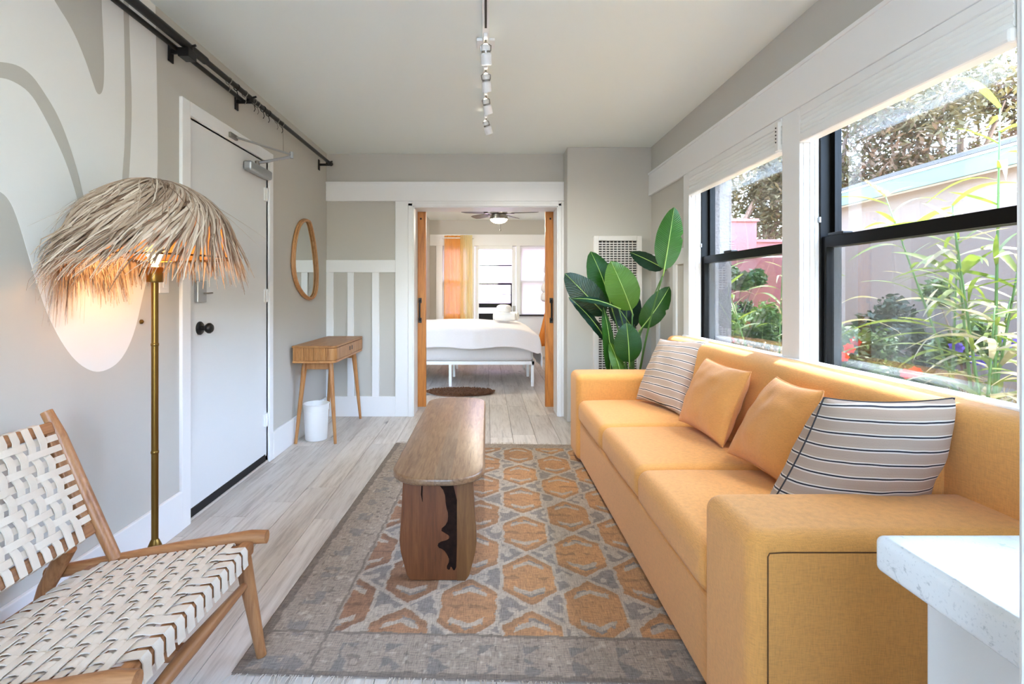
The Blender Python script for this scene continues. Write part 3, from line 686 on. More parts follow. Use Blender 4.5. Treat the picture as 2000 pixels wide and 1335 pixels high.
MB().tube([(FX+.02, FY-.12, ZC-.28), (FX+.02, FY-.12, ZC-.46)], .0025, 5).build('pull_chain', M['steel'], fan); MB().lathe([(.002, ZC-.48), (.008, ZC-.47), (.006, ZC-.455)], (FX+.02, FY-.12, 0), 8).build('chain_knob', M['steel'], fan)
pl = bpy.data.objects.new('fan_lamp_light', bpy.data.lights.new('fan_lamp_light', 'POINT')); COL.objects.link(pl); pl.location = (0, 0, -.40); pl.parent = fan
pl.data.energy = 5; pl.data.color = (1, .90, .76); pl.data.shadow_soft_size = .09
# ------------------------------------------------------------------ living room: sofa and cushions
sf = thing('sofa', 'mustard yellow three seat sofa under the windows', 'sofa', (1.05, 2.48, 0))
SX0, SX1, SY0, SY1 = .63, 1.448, 1.19, 3.775
S = M['sofa']
AW = .275
MB().rbox(SX0+.012, SX1, SY0+.02, SY1-.02, .035, .30, .012, 3, 8).build('base', S, sf, smooth='all', merge=True)
for k, (a, b) in enumerate(((SY0, SY0+AW), (SY1-AW, SY1))):
    ar = MB().rbox(SX0-.014, SX1-.02, a, b, .03, .618, .042, 5, 8, (0, 0, .006)).build('arm', S, sf, smooth='all', merge=True)
    if k == 0:
        p = [(SX0+.024, a-.0004, .05), (SX0+.024, a-.0004, .570), (SX0+.028, a-.0004, .578), (SX0+.06, a-.0004, .580), (SX1-.06, a-.0004, .580), (SX1-.045, a-.0004, .57), (SX1-.04, a-.0004, .05)]
        MB().tube(p, .0016, 6).build('seam', M['sofaseam'], ar)
for x in (SX0+.06, SX1-.08):
    for y in (SY0+.1, SY1-.1): MB().lathe([(.022, .0095), (.026, .04)], (x, y, 0), 12).build('foot', M['black'], sf)
MB().rbox(1.315, SX1, SY0+.01, SY1-.01, .05, .868, .045, 5, 10, (0, 0, .004)).build('back_frame', S, sf, smooth='all', merge=True)
cy0, cy1 = SY0+AW, SY1-AW; cw = (cy1-cy0)/3
for i in range(3):
    a = cy0+i*cw; b = a+cw
    MB().rbox(SX0-.004+.006*(i == 1), 1.27, a+.003, b-.003, .300, .448, .045, 5, 8, (.006, .0, .022), .004).build('seat_cushion', S, sf, smooth='all', merge=True)
m = MB().rbox(1.165, 1.300, cy0+.004, cy1-.004, .44, .872, .05, 5, 26, (.012, 0, .006), .005)
m.v = [(x+(z-.44)*.33, y, z) for x, y, z in m.v]
m.build('back_cushion', S, sf, smooth='all', merge=True)
def cushion(name, c, T, mat, lab, group, n=30, seam=None, seed=0, piping=False):
    BLc, BRc, TRc, TLc = [V(p) for p in c]; m = MB(); m.uv = []
    nrm = (BRc-BLc).cross(TLc-BLc).normalized()
    for sd in (1, -1):
        for i in range(n+1):
            for j in range(n+1):
                a, b = 2*i/n-1, 2*j/n-1
                a = math.copysign(1-(1-abs(a))**1.35, a); b = math.copysign(1-(1-abs(b))**1.35, b)
                a2 = a*(1-.075*(1-b*b)); b2 = b*(1-.075*(1-a*a)); s, t = (a2+1)/2, (b2+1)/2
                p = BLc*(1-s)*(1-t)+BRc*s*(1-t)+TRc*s*t+TLc*(1-s)*t
                e = max(0, (1-a*a)*(1-b*b)); th = T/2*e**.42
                wr_ = noise.noise(V((a*2.2+seed, b*2.2, sd*3)))*.014*e**.3+noise.noise(V((a*7, b*3+seed, sd*5)))*.006*(e**.3)*(1-e)
                m.v.append(p+nrm*sd*(th+wr_*(1 if e > 0 else 0))); m.uv.append((s, t))
    N1 = (n+1)**2
    for sd in range(2):
        for i in range(n):
            for j in range(n):
                q = sd*N1+i*(n+1)+j; f = (q, q+n+1, q+n+2, q+1); m.f.append(f if sd == 0 else f[::-1])
    rim = [m.v[i*(n+1)] for i in range(n+1)]+[m.v[n*(n+1)+j] for j in range(1, n+1)]+[m.v[i*(n+1)+n] for i in range(n-1, -1, -1)]+[m.v[j] for j in range(n-1, 0, -1)]
    o = m.build(name, mat, None, smooth='all', label=lab, cat='cushion', group=group)
    MB().tube(rim, .003, 6, True).build('seam', seam or mat, o, smooth='all')
    return o
G = 'cushions on the sofa'
cushion('striped_cushion', [(1.00, 3.41, .475), (1.125, 2.965, .475), (1.36, 3.13, .885), (1.185, 3.49, .865)], .17, M['stripe'], 'beige cushion with thin dark stripes in the far sofa corner', G, seed=1)
cushion('ochre_cushion', [(1.06, 2.82, .48), (1.075, 2.33, .48), (1.225, 2.37, .815), (1.235, 2.87, .815)], .16, M['yellow'], 'plain ochre cushion beside the far striped cushion', G, seed=4)
cushion('ochre_cushion', [(1.06, 2.25, .48), (1.08, 1.80, .48), (1.225, 1.86, .825), (1.23, 2.17, .825)], .16, M['yellow'], 'plain ochre cushion leaning behind the near striped cushion', G, seed=7)
cushion('striped_cushion', [(.84, 1.575, .48), (1.30, 1.56, .49), (1.325, 1.45, .885), (1.055, 1.60, .855)], .30, M['stripe'], 'plump beige cushion with dark stripes against the near sofa arm', G, seam=M['dark'], seed=9)

# ------------------------------------------------------------------ rug with woven pattern
RW, RL = 1.60, 2.42
rg = thing('area_rug', 'faded kilim rug with ochre and rust hexagons under the bench', 'rug', (-.79, 1.585, 0))
rg.rotation_euler.z = R(-2.0)
nx, ny = 320, 480
import numpy as np
ss = np.linspace(0, RW, nx+1); tt = np.linspace(0, RL, ny+1); SS, TT = np.meshgrid(ss, tt, indexing='ij')
rs = np.random.RandomState(4)
def vnoise(cx, cy):
    g = rs.rand(cx+2, cy+2); u = SS/RW*cx; v = TT/RL*cy; i = u.astype(int); j = v.astype(int); fu, fv = u-i, v-j
    return g[i, j]*(1-fu)*(1-fv)+g[i+1, j]*fu*(1-fv)+g[i, j+1]*(1-fu)*fv+g[i+1, j+1]*fu*fv
jx = (vnoise(60, 90)-.5)*.014; jy = (vnoise(60, 90)-.5)*.012
s2, t2 = SS+jx, TT+jy
col = np.zeros(SS.shape+(3,)); L3 = lambda *c: np.array(lin(c))
grey, pale_, blue, rust, gold, dk = L3(172, 156, 138), L3(197, 181, 161), L3(148, 140, 131), L3(152, 106, 74), L3(204, 148, 92), L3(124, 111, 99)
col[:] = grey
field = (s2 > .25) & (s2 < RW-.10) & (t2 > .205) & (t2 < RL-.10)
cw_, ch_ = .236, .40; hw, hh = .104, .185
ci = np.floor((s2-.12)/cw_); cs = .12+(ci+.5)*cw_
off = (ci % 2)*.5
cj = np.floor((t2-.16)/ch_+off); ct_ = .16+(cj-off+.5)*ch_
dx = np.abs(s2-cs)/hw; dy = np.abs(t2-ct_)
lim = hh-(hh-.095)*dx
inside = (dx < 1) & (dy < lim)
grad = np.clip((s2-.2)/(RW*.62), 0, 1)[..., None]
hexc = rust*(1-grad)+gold*grad
tone = (rs.rand(40, 40)*.3+.85)[ci.astype(int) % 40, cj.astype(int) % 40][..., None]
hexi = hexc*tone*1.04
col = np.where(field[..., None], pale_, col)
gapd = np.maximum((dx-1)*hw, dy-lim)
n1 = vnoise(50, 75)
bl = field & ~inside & (gapd > .026) & (n1 > .45)
col = np.where(bl[..., None], blue, col)
col = np.where((field & inside)[..., None], hexi, col)
edge = field & inside & ((lim-dy < .03) & (dy > .06))
col = np.where(edge[..., None], hexc*.80, col)
chev = field & inside & (np.abs(dy-(.112-.058*dx)) < .014) & (dx < .62)
col = np.where(chev[..., None], pale_*.98, col)
chev2 = field & inside & (np.abs(dy-(.132-.058*dx)) < .007) & (dx < .55) & (n1 > .45)
col = np.where(chev2[..., None], blue*.9, col)
bar = field & inside & (dy < .012) & (n1 > .5); col = np.where(bar[..., None], hexc*.72, col)
# borders
brd = ~field
bl2 = brd & (vnoise(110, 160) > .80); col = np.where(bl2[..., None], dk*1.25, col); bl3 = brd & (vnoise(110, 160) > .82); col = np.where(bl3[..., None], pale_, col)
tri = brd & (((s2*6.6) % 1) < .42-np.abs(((t2-.1)*9) % 1-.5)*.9) & (t2 < .15) & (n1 > .3); col = np.where(tri[..., None], blue*.82, col)
tri2 = brd & (((t2*5.6) % 1) < .45) & (np.abs(s2-.115) < .035) & (n1 > .42); col = np.where(tri2[..., None], blue*.95, col)
edgeL = (s2 < .035) | (s2 > RW-.03) | (t2 < .02); col = np.where(edgeL[..., None], dk*1.05, col)
ln = brd & ((np.abs(t2-.20) < .006) | (np.abs(s2-.235) < .006)); col = np.where(ln[..., None], dk*1.1, col)
worn = (vnoise(24, 36)*.5+vnoise(120, 180)*.5)[..., None]
fine = rs.rand(*SS.shape)[..., None]; col = col*(.74+.36*worn+.18*fine); col = (col*.82+(grey*.86)*.18)*.80
zz = .006+.0016*(vnoise(90, 140))
m = MB(); me = bpy.data.meshes.new('weave')
vv = np.stack([SS, TT, zz], -1).reshape(-1, 3)
idx = np.arange((nx+1)*(ny+1)).reshape(nx+1, ny+1)
fq = np.stack([idx[:-1, :-1], idx[1:, :-1], idx[1:, 1:], idx[:-1, 1:]], -1).reshape(-1, 4)
bo = list(idx[:, 0])+list(idx[-1, 1:])+list(idx[:-1, -1][::-1])+list(idx[0, 1:-1][::-1])
nb = len(vv); bv = vv[bo].copy(); bv[:, 2] = .0005; vv = np.concatenate([vv, bv])
side = [(nb+k, nb+(k+1) % len(bo), bo[(k+1) % len(bo)], bo[k]) for k in range(len(bo))]
me.from_pydata(vv.tolist(), [], fq.tolist()+[tuple(int(q) for q in s_) for s_ in side])
ca = me.color_attributes.new('Col', 'FLOAT_COLOR', 'POINT')
cc = np.ones((len(vv), 4), dtype=np.float32); cc[:nb, :3] = np.clip(col.reshape(-1, 3), 0, 1); cc[nb:, :3] = grey
ca.data.foreach_set('color', cc.ravel()); me.materials.append(M['rug'])
me.shade_smooth()
o = bpy.data.objects.new('weave', me); COL.objects.link(o); o.parent = rg; ORG[o.name] = ORG[rg.name]
random.seed(8)
for e, y in ((-1, 0), (1, RL)):
    m = MB()
    for k in range(130):
        x = rnd(0, RW); L = rnd(.02, .055); d = rnd(-.02, .02)
        m.tube([(x, y, .005), (x+d*.4, y+e*L*.5, .006+rnd(0, .006)), (x+d, y+e*L, .003)], [.0016, .0014, .0008], 4)
    ob = m.build('fringe', M['fringe'], None, kind='stuff'); ob.parent = rg
# ------------------------------------------------------------------ bench
bn = thing('bench', 'long rounded mango wood bench with slab legs on the rug', 'bench', (-.198, 2.78, .008))
hw_, y0_, y1_, rad = .192, 2.0, 3.56, .15
ol = []
for (cx, cy, a0) in ((hw_-rad, y1_-rad, 0), (-(hw_-rad), y1_-rad, 90), (-(hw_-rad), y0_+rad, 180), (hw_-rad, y0_+rad, 270)):
    for k in range(9):
        a = R(a0+k*90/8); ol.append((-.198+cx+rad*math.cos(a), cy+rad*(1.0)*math.sin(a)))
MB().prism(ol, 'z', .425, .455).build('seat_top', M['benchtop'], bn, bevel=.010, seg=3, smooth=True)
def slab(yc, front):
    pr = [(-.112, .008), (-.128, .03), (-.152, .12), (-.158, .17), (-.150, .28), (-.143, .425)]
    L_ = [(-.198+x, z) for x, z in pr]; R_ = [(-.198-x, z) for x, z in pr[::-1]]
    o = MB().prism(L_+R_, 'y', yc, yc+.055).build('slab_leg', M['benchleg'], bn, bevel=.004)
    if front:
        sx_ = -.198+.078
        rt = [(sx_, .0085), (-.198+.112, .0085), (-.198+.128, .03), (-.198+.152, .12), (-.198+.158, .17), (-.198+.150, .28), (-.198+.143, .424), (sx_, .424)]
        MB().prism(rt, 'y', yc-.0015, yc+.02).build('sapwood_board', M['benchleg2'], o)
        random.seed(11); dk_ = [(sx_, .07), (sx_, .424), (sx_-.085, .424), (sx_-.075, .40), (sx_-.05, .37), (sx_-.045, .31), (sx_-.035, .28), (sx_-.04, .24), (sx_-.07, .215), (sx_-.045, .20), (sx_-.03, .19), (sx_-.035, .175), (sx_-.075, .165), (sx_-.08, .145), (sx_-.055, .135), (sx_-.04, .115), (sx_-.03, .09), (sx_-.045, .06), (sx_-.03, .05), (sx_-.025, .07), (sx_-.012, .045)]
        q = smoothpoly([V(p) for p in dk_], 1); MB().prism([(p.x, p.y) for p in q], 'y', yc-.0012, yc+.01).build('live_edge_inlay', M['bark2'], o, label='dark live edge bark line')
        MB().tube([(-.262, yc-.0005, .41), (-.264, yc-.0005, .36), (-.261, yc-.0005, .33)], [.0025, .0035, .001], 6).build('crack', M['bark2'], o)
slab(2.09, True); slab(3.40, False)
# ------------------------------------------------------------------ console table, bin, mirror
cs_ = thing('console_table', 'slim oak console with fluted ends and drawers in the far left corner', 'console table', (-1.33, 4.4, 0))
CX0, CX1, CY0, CY1 = XL+.022, -1.165, 3.955, 4.855
def rrect(x0, x1, y0, y1, r, n=6, corners=(1,1,1,1)):
    q = []
    for k, (cx, cy, a0) in enumerate(((x1-r, y0+r, 270), (x1-r, y1-r, 0), (x0+r, y1-r, 90), (x0+r, y0+r, 180))):
        if corners[k]:
            for j in range(n+1): a = R(a0+90*j/n); q.append((cx+r*math.cos(a), cy+r*math.sin(a)))
        else: q.append(((x1, y0), (x1, y1), (x0, y1), (x0, y0))[k])
    return q
MB().prism(rrect(CX0, CX1, CY0, CY1, .05, 6, (1,1,0,0)), 'z', .752, .768).build('top', M['oak'], cs_, bevel=.003)
MB().prism(rrect(CX0+.004, CX1-.004, CY0+.004, CY1-.004, .048, 6, (1,1,0,0)), 'z', .634, .652).build('bottom_board', M['oak'], cs_, bevel=.003)
bd = MB().prism(rrect(CX0+.01, CX1-.014, CY0+.012, CY1-.012, .045, 6, (1,1,0,0)), 'z', .652, .752).build('body', M['oakz'], cs_)
fl_ = MB(); x = CX0+.012; k = 0
while x < CX1-.075:
    MB().tube([(x, CY0+.012, .654), (x, CY0+.012, .750)], .0066, 6).build('flute', M['oakz'], cs_); x += .0132
for (a, b) in ((CY0+.0, (CY0+CY1)/2-.004), ((CY0+CY1)/2+.004, CY1)):
    first = a < 4.3
    if first: ol = [(CX1-.07, CY0+.006)]+rrect(CX1-.3, CX1, CY0+.004, b, .05, 6, (1,0,0,0))[0:8]+[(CX1-.02, b), (CX1-.02, CY0+.06), (CX1-.07, CY0+.02)]
    else: ol = [(CX1-.02, a), (CX1, a), (CX1, b-.05), (CX1-.015, b-.012), (CX1-.02, b-.012)]
    o = MB().prism(ol, 'z', .656, .748).build('drawer', M['oakz'], cs_, bevel=.0015)
    yy = b-.03 if first else a+.03
    bx('finger_pull', M['dark'], o, CX1-.004, CX1+.0012, yy-.014, yy+.014, .69, .725, .001)
for (x, y, dx, dy) in ((CX0+.07, CY0+.10, -.055, -.055), (CX1-.07, CY0+.10, .055, -.055), (CX0+.07, CY1-.10, -.055, .04), (CX1-.07, CY1-.10, .055, .04)):
    MB().tube([(x, y, .636), (x+dx*.1, y+dy*.1, .58), (x+dx, y+dy, .001)], [.021, .021, .0115], 12).build('leg', M['oakz'], cs_, smooth=True)
for y in (CY0+.10, CY1-.10): bx('apron', M['oakz'], cs_, CX0+.08, CX1-.08, y-.011, y+.011, .575, .634, .003)
wbn = thing('waste_bin', 'small white plastic bin under the console table', 'bin', (-1.372, 4.13, 0))
MB().lathe([(.001, .002), (.082, .002), (.085, .008), (.096, .235), (.099, .237), (.101, .285), (.103, .29), (.098, .292), (.094, .28), (.08, .012), (.001, .010)], (-1.372, 4.13, 0), 32, False).build('bucket', M['bin'], wbn, smooth=True)
MB().tube([V((-1.372+.101*math.cos(R(a)), 4.13+.101*math.sin(R(a)), .288)) for a in range(0, 360, 12)], .003, 6, True).build('rim', M['bin'], wbn, smooth='all')
mr = thing('wall_mirror', 'asymmetric teardrop mirror in a rattan frame on the left wall', 'mirror', (XL, 4.28, 1.2))
mp = [(594,429),(600,431),(604,445),(609,470),(613,500),(615.5,530),(615,555),(612,575),(606,583),(600,584),(590,578),(580,565),(573,550),(569,530),(568,505),(570,480),(574,455),(580,438),(587,430)]
q = smoothpoly([V(wallpt(*p)) for p in mp], 2); q = [(p.x, p.y) for p in q]
MB().prism(q, 'x', XL+.001, XL+.012).build('glass', M['mirror'], mr)
for dxx, sc_, rr in ((.012, 1.0, .012), (.026, .985, .010)):
    cyc = sum(p[0] for p in q)/len(q); czc = sum(p[1] for p in q)/len(q)
    MB().tube([(XL+dxx, cyc+(p[0]-cyc)*sc_, czc+(p[1]-czc)*sc_) for p in q], rr, 8, True).build('rattan_rim', M['rattan'], mr, smooth='all')
# switch plate, wall peg
sw = thing('light_switch', 'white wall switch plate behind the lamp pole', 'light switch', (XL, 2.42, 1.24))
bx('plate', M['plastic'], sw, XL, XL+.006, 2.385, 2.455, 1.18, 1.295, .002); bx('rocker', M['plastic'], sw, XL+.006, XL+.010, 2.405, 2.435, 1.205, 1.27, .002)
xlathe([(.010, 0), (.010, .006), (.005, .010), (.003, .012)], (XL+.0008, wallpt(275, 628)[0], wallpt(275, 628)[1]), 12).build('wall_stud', M['brass'], None, smooth=True, label='small brass stud fixed in the mural wall left of the lamp', cat='wall stud')
# ------------------------------------------------------------------ woven lounge chair
ch = thing('lounge_chair', 'teak lounge chair with woven cream leather straps by the left wall', 'chair', (-1.1, 1.34, 0))
CYF, CYN = 1.662, 1.045
zs = lambda x: .386+(x+.76)*.145
for y in (CYF, CYN):
    s = 1 if y == CYF else -1
    MB().tube([(-.712, y, .392), (-.76, y, .391), (-1.0, y, .352), (-1.425, y, .272)], [.021, .0225, .0225, .020], 14, sx=.9).build('side_rail', M['teak'], ch, smooth=True)
    MB().tube([(-.795, y-.004*s, .372), (-.775, y-.004*s, .25), (-.728, y-.004*s, .0085 if s > 0 else .001)], [.025, .0235, .0155], 14).build('front_leg', M['teakz'], ch, smooth=True)
    MB().tube([(-1.335, y-.03*s, .37), (-1.40, y-.03*s, .25), (-1.485, y-.03*s, .001)], [.026, .024, .017], 14).build('rear_leg', M['teakz'], ch, smooth=True)
    m = MB().tube([(-1.195, y-.012*s, .325), (-1.30, y-.012*s, .55), (-1.375, y-.012*s, .72), (-1.418, y-.012*s, .80)], [.018, .021, .020, .017], 14, sx=1.0)
    m.build('back_post', M['teakz'], ch, smooth=True)
ymid = (CYF+CYN)/2
MB().box(-.785, -.748, CYN+.02, CYF-.012, .345, .385).build('front_rail', M['teaky'], ch, bevel=.006)
MB().box(-1.275, -1.238, CYN+.02, CYF-.02, .272, .312).build('rear_rail', M['teaky'], ch, bevel=.006)
for y in (CYF-.045, CYN+.045):
    MB().add([(-.76, y-.016, .34), (-1.26, y-.016, .27), (-1.26, y+.016, .27), (-.76, y+.016, .34), (-.76, y-.016, .384), (-1.26, y-.016, .313), (-1.26, y+.016, .313), (-.76, y+.016, .384)], [(0,1,2,3),(4,7,6,5),(0,4,5,1),(1,5,6,2),(2,6,7,3),(3,7,4,0)]).build('seat_stretcher', M['teak'], ch, bevel=.005)
MB().tube([(-.775, CYF, .245), (-.78, ymid, .248), (-.775, CYN, .245)], [.011, .021, .011], 12).build('front_stretcher', M['teaky'], ch, smooth=True)
MB().tube([(-1.42, CYF-.03, .20), (-1.42, CYN+.03, .20)], .015, 12).build('rear_stretcher', M['teaky'], ch, smooth=True)
MB().box(-1.42, -.79, ymid-.018, ymid+.018, .215, .25).build('centre_stretcher', M['teak'], ch, bevel=.006)
def ribbon(pts, nrm, wdir, wd, th=.0032):
    m = MB(); wdir = V(wdir); k = len(pts)
    for p, n_ in zip(pts, nrm):
        p = V(p); n_ = V(n_)
        for a, b in ((-1, -1), (1, -1), (1, 1), (-1, 1)): m.v.append(p+wdir*a*wd/2+n_*b*th/2)
    for i in range(k-1):
        for j in range(4): m.f.append((i*4+j, i*4+(j+1) % 4, (i+1)*4+(j+1) % 4, (i+1)*4+j))
    m.f += [(0,1,2,3), ((k-1)*4+3, (k-1)*4+2, (k-1)*4+1, (k-1)*4)]
    return m
def over(i, j): return 1 if (i+2*j) % 4 < 2 else -1
AMP = .0042
# seat: long straps front to back, cross straps side to side
xs = [-.812-.031*k for k in range(14)]; ys = [CYF-.082-.0415*k for k in range(12)]
nu = V((-.145, 0, 1)).normalized(); up3 = lambda x: zs(x)+.004
for i, y in enumerate(ys):
    P = [(-.742, y, .335), (-.7445, y, .352), (-.7445, y, .380), (-.752, y, .3905), (-.785, y, up3(-.785))]; Nn = [(1,0,0), (1,0,0), (1,0,.1), (.7,0,.7), tuple(nu)]
    for j, x in enumerate(xs):
        o_ = AMP*over(i, j)
        for d in (.0075, -.0075): P.append((x+d, y, up3(x+d)+o_)); Nn.append(tuple(nu))
    P += [(-1.255, y, up3(-1.255)), (-1.276, y, .312), (-1.279, y, .285)]; Nn += [tuple(nu), (-.7,0,.7), (-1,0,0)]
    ribbon(P, Nn, (0,1,0), .0275).build('seat_strap', M['strap'], ch, smooth=True)
for j, x in enumerate(xs):
    z0 = up3(x); P = [(x, CYF-.027, z0-.03), (x, CYF-.027, z0-.006), (x, CYF-.034, z0+.002), (x, CYF-.058, z0+.001)]; Nn = [(0,1,0), (0,1,.2), (0,.7,.7), tuple(nu)]
    for i, y in enumerate(ys):
        o_ = -AMP*over(i, j)
        for d in (.012, -.012): P.append((x, y+d, z0+o_)); Nn.append(tuple(nu))
    P += [(x, CYN+.058, z0+.001), (x, CYN+.034, z0+.002), (x, CYN+.027, z0-.006), (x, CYN+.027, z0-.03)]; Nn += [tuple(nu), (0,-.7,.7), (0,-1,.2), (0,-1,0)]
    ribbon(P, Nn, (1,0,.145), .0215).build('seat_cross_strap', M['strap'], ch, smooth=True)
# backrest
b0, b1 = V((-1.262, 0, .435)), V((-1.390, 0, .748)); bu = (b1-b0).normalized(); bn_ = V((bu.z, 0, -bu.x)); BLn = (b1-b0).length
bp = lambda t, y, o=0: V((0, y, 0))+b0+bu*t+bn_*o
def obox(a, b, y0, y1, d0, d1):
    m = MB(); m.add([bp(a, y0, d0), bp(b, y0, d0), bp(b, y1, d0), bp(a, y1, d0), bp(a, y0, d1), bp(b, y0, d1), bp(b, y1, d1), bp(a, y1, d1)], [(0,1,2,3),(4,7,6,5),(0,4,5,1),(1,5,6,2),(2,6,7,3),(3,7,4,0)]); return m
yA, yB = CYN+.03, CYF-.03
obox(BLn-.015, BLn+.022, yA, yB, -.014, .014).build('back_top_rail', M['teaky'], ch, bevel=.005)
obox(-.022, .015, yA, yB, -.014, .014).build('back_bottom_rail', M['teaky'], ch, bevel=.005)
obox(.0, BLn, yB-.03, yB, -.011, .011).build('back_stile', M['teakz'], ch, bevel=.004); obox(.0, BLn, yA, yA+.03, -.011, .011).build('back_stile', M['teakz'], ch, bevel=.004)
ts = [.032+.0345*k for k in range(9)]; yv = [CYF-.092-.0395*k for k in range(12)]
for i, y in enumerate(yv):
    P = [bp(-.022, y, -.016), bp(-.026, y, 0), bp(-.020, y, .0165), bp(.008, y, .018)]; Nn = [-bn_, -bu, (bn_-bu).normalized(), bn_]
    for j, t in enumerate(ts):
        for d in (-.009, .009): P.append(bp(t+d, y, .016+.003*over(i, j))); Nn.append(bn_)
    P += [bp(BLn-.008, y, .018), bp(BLn+.020, y, .0165), bp(BLn+.026, y, 0), bp(BLn+.022, y, -.016)]; Nn += [bn_, (bn_+bu).normalized(), bu, -bn_]
    ribbon(P, Nn, (0,1,0), .0225).build('back_strap', M['strap'], ch, smooth=True)
for j, t in enumerate(ts):
    P = [bp(t, yB+.001, -.012), bp(t, yB+.002, .008), bp(t, yB-.006, .015), bp(t, yB-.03, .0155)]; Nn = [V((0,1,0)), V((0,1,0)), (bn_+V((0,1,0))).normalized(), bn_]
    for i, y in enumerate(yv):
        for d in (.011, -.011): P.append(bp(t, y+d, .016-.003*over(i, j))); Nn.append(bn_)
    P += [bp(t, yA+.03, .0155), bp(t, yA+.006, .015), bp(t, yA-.002, .008), bp(t, yA-.001, -.012)]; Nn += [bn_, (bn_-V((0,1,0))).normalized(), V((0,-1,0)), V((0,-1,0))]
    ribbon(P, Nn, bu, .0198).build('back_cross_strap', M['strap'], ch, smooth=True)

# ------------------------------------------------------------------ floor lamp with thatched raffia shade
LX, LY = -1.295, 2.0
lm = thing('floor_lamp', 'brass floor lamp with shaggy raffia shade beside the mural wall', 'floor lamp', (LX, LY, 0))
MB().lathe([(.125, .002), (.13, .008), (.128, .018), (.06, .032), (.03, .06), (.026, .18), (.024, .196), (.0165, .214), (.0125, .222)], (LX, LY, 0), 32).build('base', M['brass'], lm, smooth=True)
pole = MB().tube([(LX, LY, .20), (LX, LY, 1.235)], .0125, 16).build('pole', M['brass'], lm, smooth=True)
for z in (.56, .98): MB().lathe([(.0125, z-.006), (.0142, z-.004), (.0142, z+.004), (.0125, z+.006)], (LX, LY, 0), 16, False).build('joint_ring', M['brass'], pole, smooth=True)
MB().lathe([(.012, 1.222), (.028, 1.224), (.029, 1.228), (.029, 1.278), (.027, 1.282), (.012, 1.283)], (LX, LY, 0), 20).build('socket', M['brass'], lm, smooth=True)
MB().tube([(LX+.0, LY, 1.28), (LX-.035, LY-.02, 1.275), (LX-.045, LY-.025, 1.245)], .0022, 6).build('pull_wire', M['black'], lm)
MB().lathe([(.012, 1.283), (.014, 1.30), (.03, 1.33), (.034, 1.352), (.028, 1.376), (.012, 1.39), (.002, 1.392)], (LX, LY, 0), 16).build('bulb', M['bulb'], lm, smooth=True)
DR, DZ0, DT = .265, 1.320, 1.582
prof = [(DR*math.sin(R(a)), DZ0+(DT-DZ0)*math.cos(R(a))) for a in range(90, 3, -6)]
ln_ = MB().lathe(prof, (LX, LY, 0), 40, False).build('shade_lining', M['lining'], lm, smooth='all')
MB().tube([V((LX+DR*math.cos(R(a)), LY+DR*math.sin(R(a)), DZ0)) for a in range(0, 360, 9)], .004, 6, True).build('rim_wire', M['brass'], lm, smooth='all')
for a in (20, 140, 260): MB().tube([(LX, LY, 1.30), (LX+DR*math.cos(R(a)), LY+DR*math.sin(R(a)), DZ0)], .002, 5).build('spoke', M['brass'], lm)
random.seed(21); th = MB(); th.uv = []
def strand(a0, th0, th1, ext, sw, wd, lift=0.0, droop=.35, wig=1):
    pts = []; n = 7
    for k in range(n+1):
        t = k/n; q = th0+(th1-th0)*t; a = a0+sw*t; r = (DR+.006+lift)*math.sin(q)
        pts.append(V((LX+r*math.cos(a), LY+r*math.sin(a), DZ0+(DT-DZ0+.012+lift)*math.cos(q))))
    d = (pts[-1]-pts[-2]).normalized(); out = V((math.cos(a0+sw), math.sin(a0+sw), 0)); d = (d+out*.45+V((-.25, -.12, 0))*.7).normalized()
    p = pts[-1]
    for k in range(5):
        d = (d+V((0, 0, -droop*.22))+V((rnd(-1, 1), rnd(-1, 1), rnd(-1, 1)))*.05*wig).normalized(); p = p+d*ext/5; pts.append(p.copy())
    o = len(th.v); K = len(pts); rc = rnd(0, 1); th.uv += [(rc, 0)]*(3*K)
    for k, p in enumerate(pts):
        if p.x < XL+.012: p.x = XL+.012+rnd(0, .006)
        t = (pts[min(k+1, K-1)]-pts[max(k-1, 0)]).normalized(); rad_ = V((p.x-LX, p.y-LY, .25)).normalized(); sd = t.cross(rad_).normalized()
        w_ = wd*(1-.75*max(0, (k-7)/5)); th.v += [tuple(p-sd*w_/2), tuple(p+rad_*w_*.4), tuple(p+sd*w_/2)]
    for k in range(K-1):
        for j in range(2): q = o+k*3+j; th.f.append((q, q+1, q+4, q+3))
def swirl(a): return -(.25+.85*max(0, math.cos(a+R(80))))*rnd(.55, 1.1) if math.sin(a) < .3 else rnd(-.1, .3)
for k in range(820):
    a = rnd(0, 2*PI); t0 = .02+rnd(0, 1.0)**1.3*.95
    strand(a-swirl(a)*.4, t0, rnd(1.22, 1.52), rnd(.05, .17), swirl(a)*(1.2-t0*.5), rnd(.005, .012), rnd(0, .026), rnd(.1, .8))
for k in range(200):
    a = R(rnd(165, 290)); strand(a, rnd(.3, 1.0), 1.5, rnd(.12, .24), swirl(a), rnd(.004, .008), rnd(.0, .026), rnd(.3, 1.2))
for k in range(130):
    a = R(rnd(225, 330)); strand(a, rnd(.5, 1.1), 1.5, rnd(.10, .20), swirl(a), rnd(.005, .010), rnd(.004, .02), rnd(.3, .9))
for k in range(60):
    a = R(rnd(195, 225)); strand(a, rnd(.8, 1.2), 1.57, rnd(.16, .27), rnd(-.1, .2), rnd(.003, .006), .004, rnd(1.6, 2.6))
for k in range(30):
    a = rnd(0, 2*PI); strand(a, rnd(.1, .5), rnd(.7, 1.0), rnd(.12, .26), rnd(-.4, .4), .003, .03, rnd(.1, .5), 2)
for k in range(90):
    a = rnd(0, 2*PI); strand(a, .01, rnd(.5, .9), rnd(.02, .08), rnd(-.3, .3), rnd(.005, .010), rnd(.012, .03), .3)
th.build('raffia_thatch', M['thatch'], lm, smooth='all', kind='stuff')
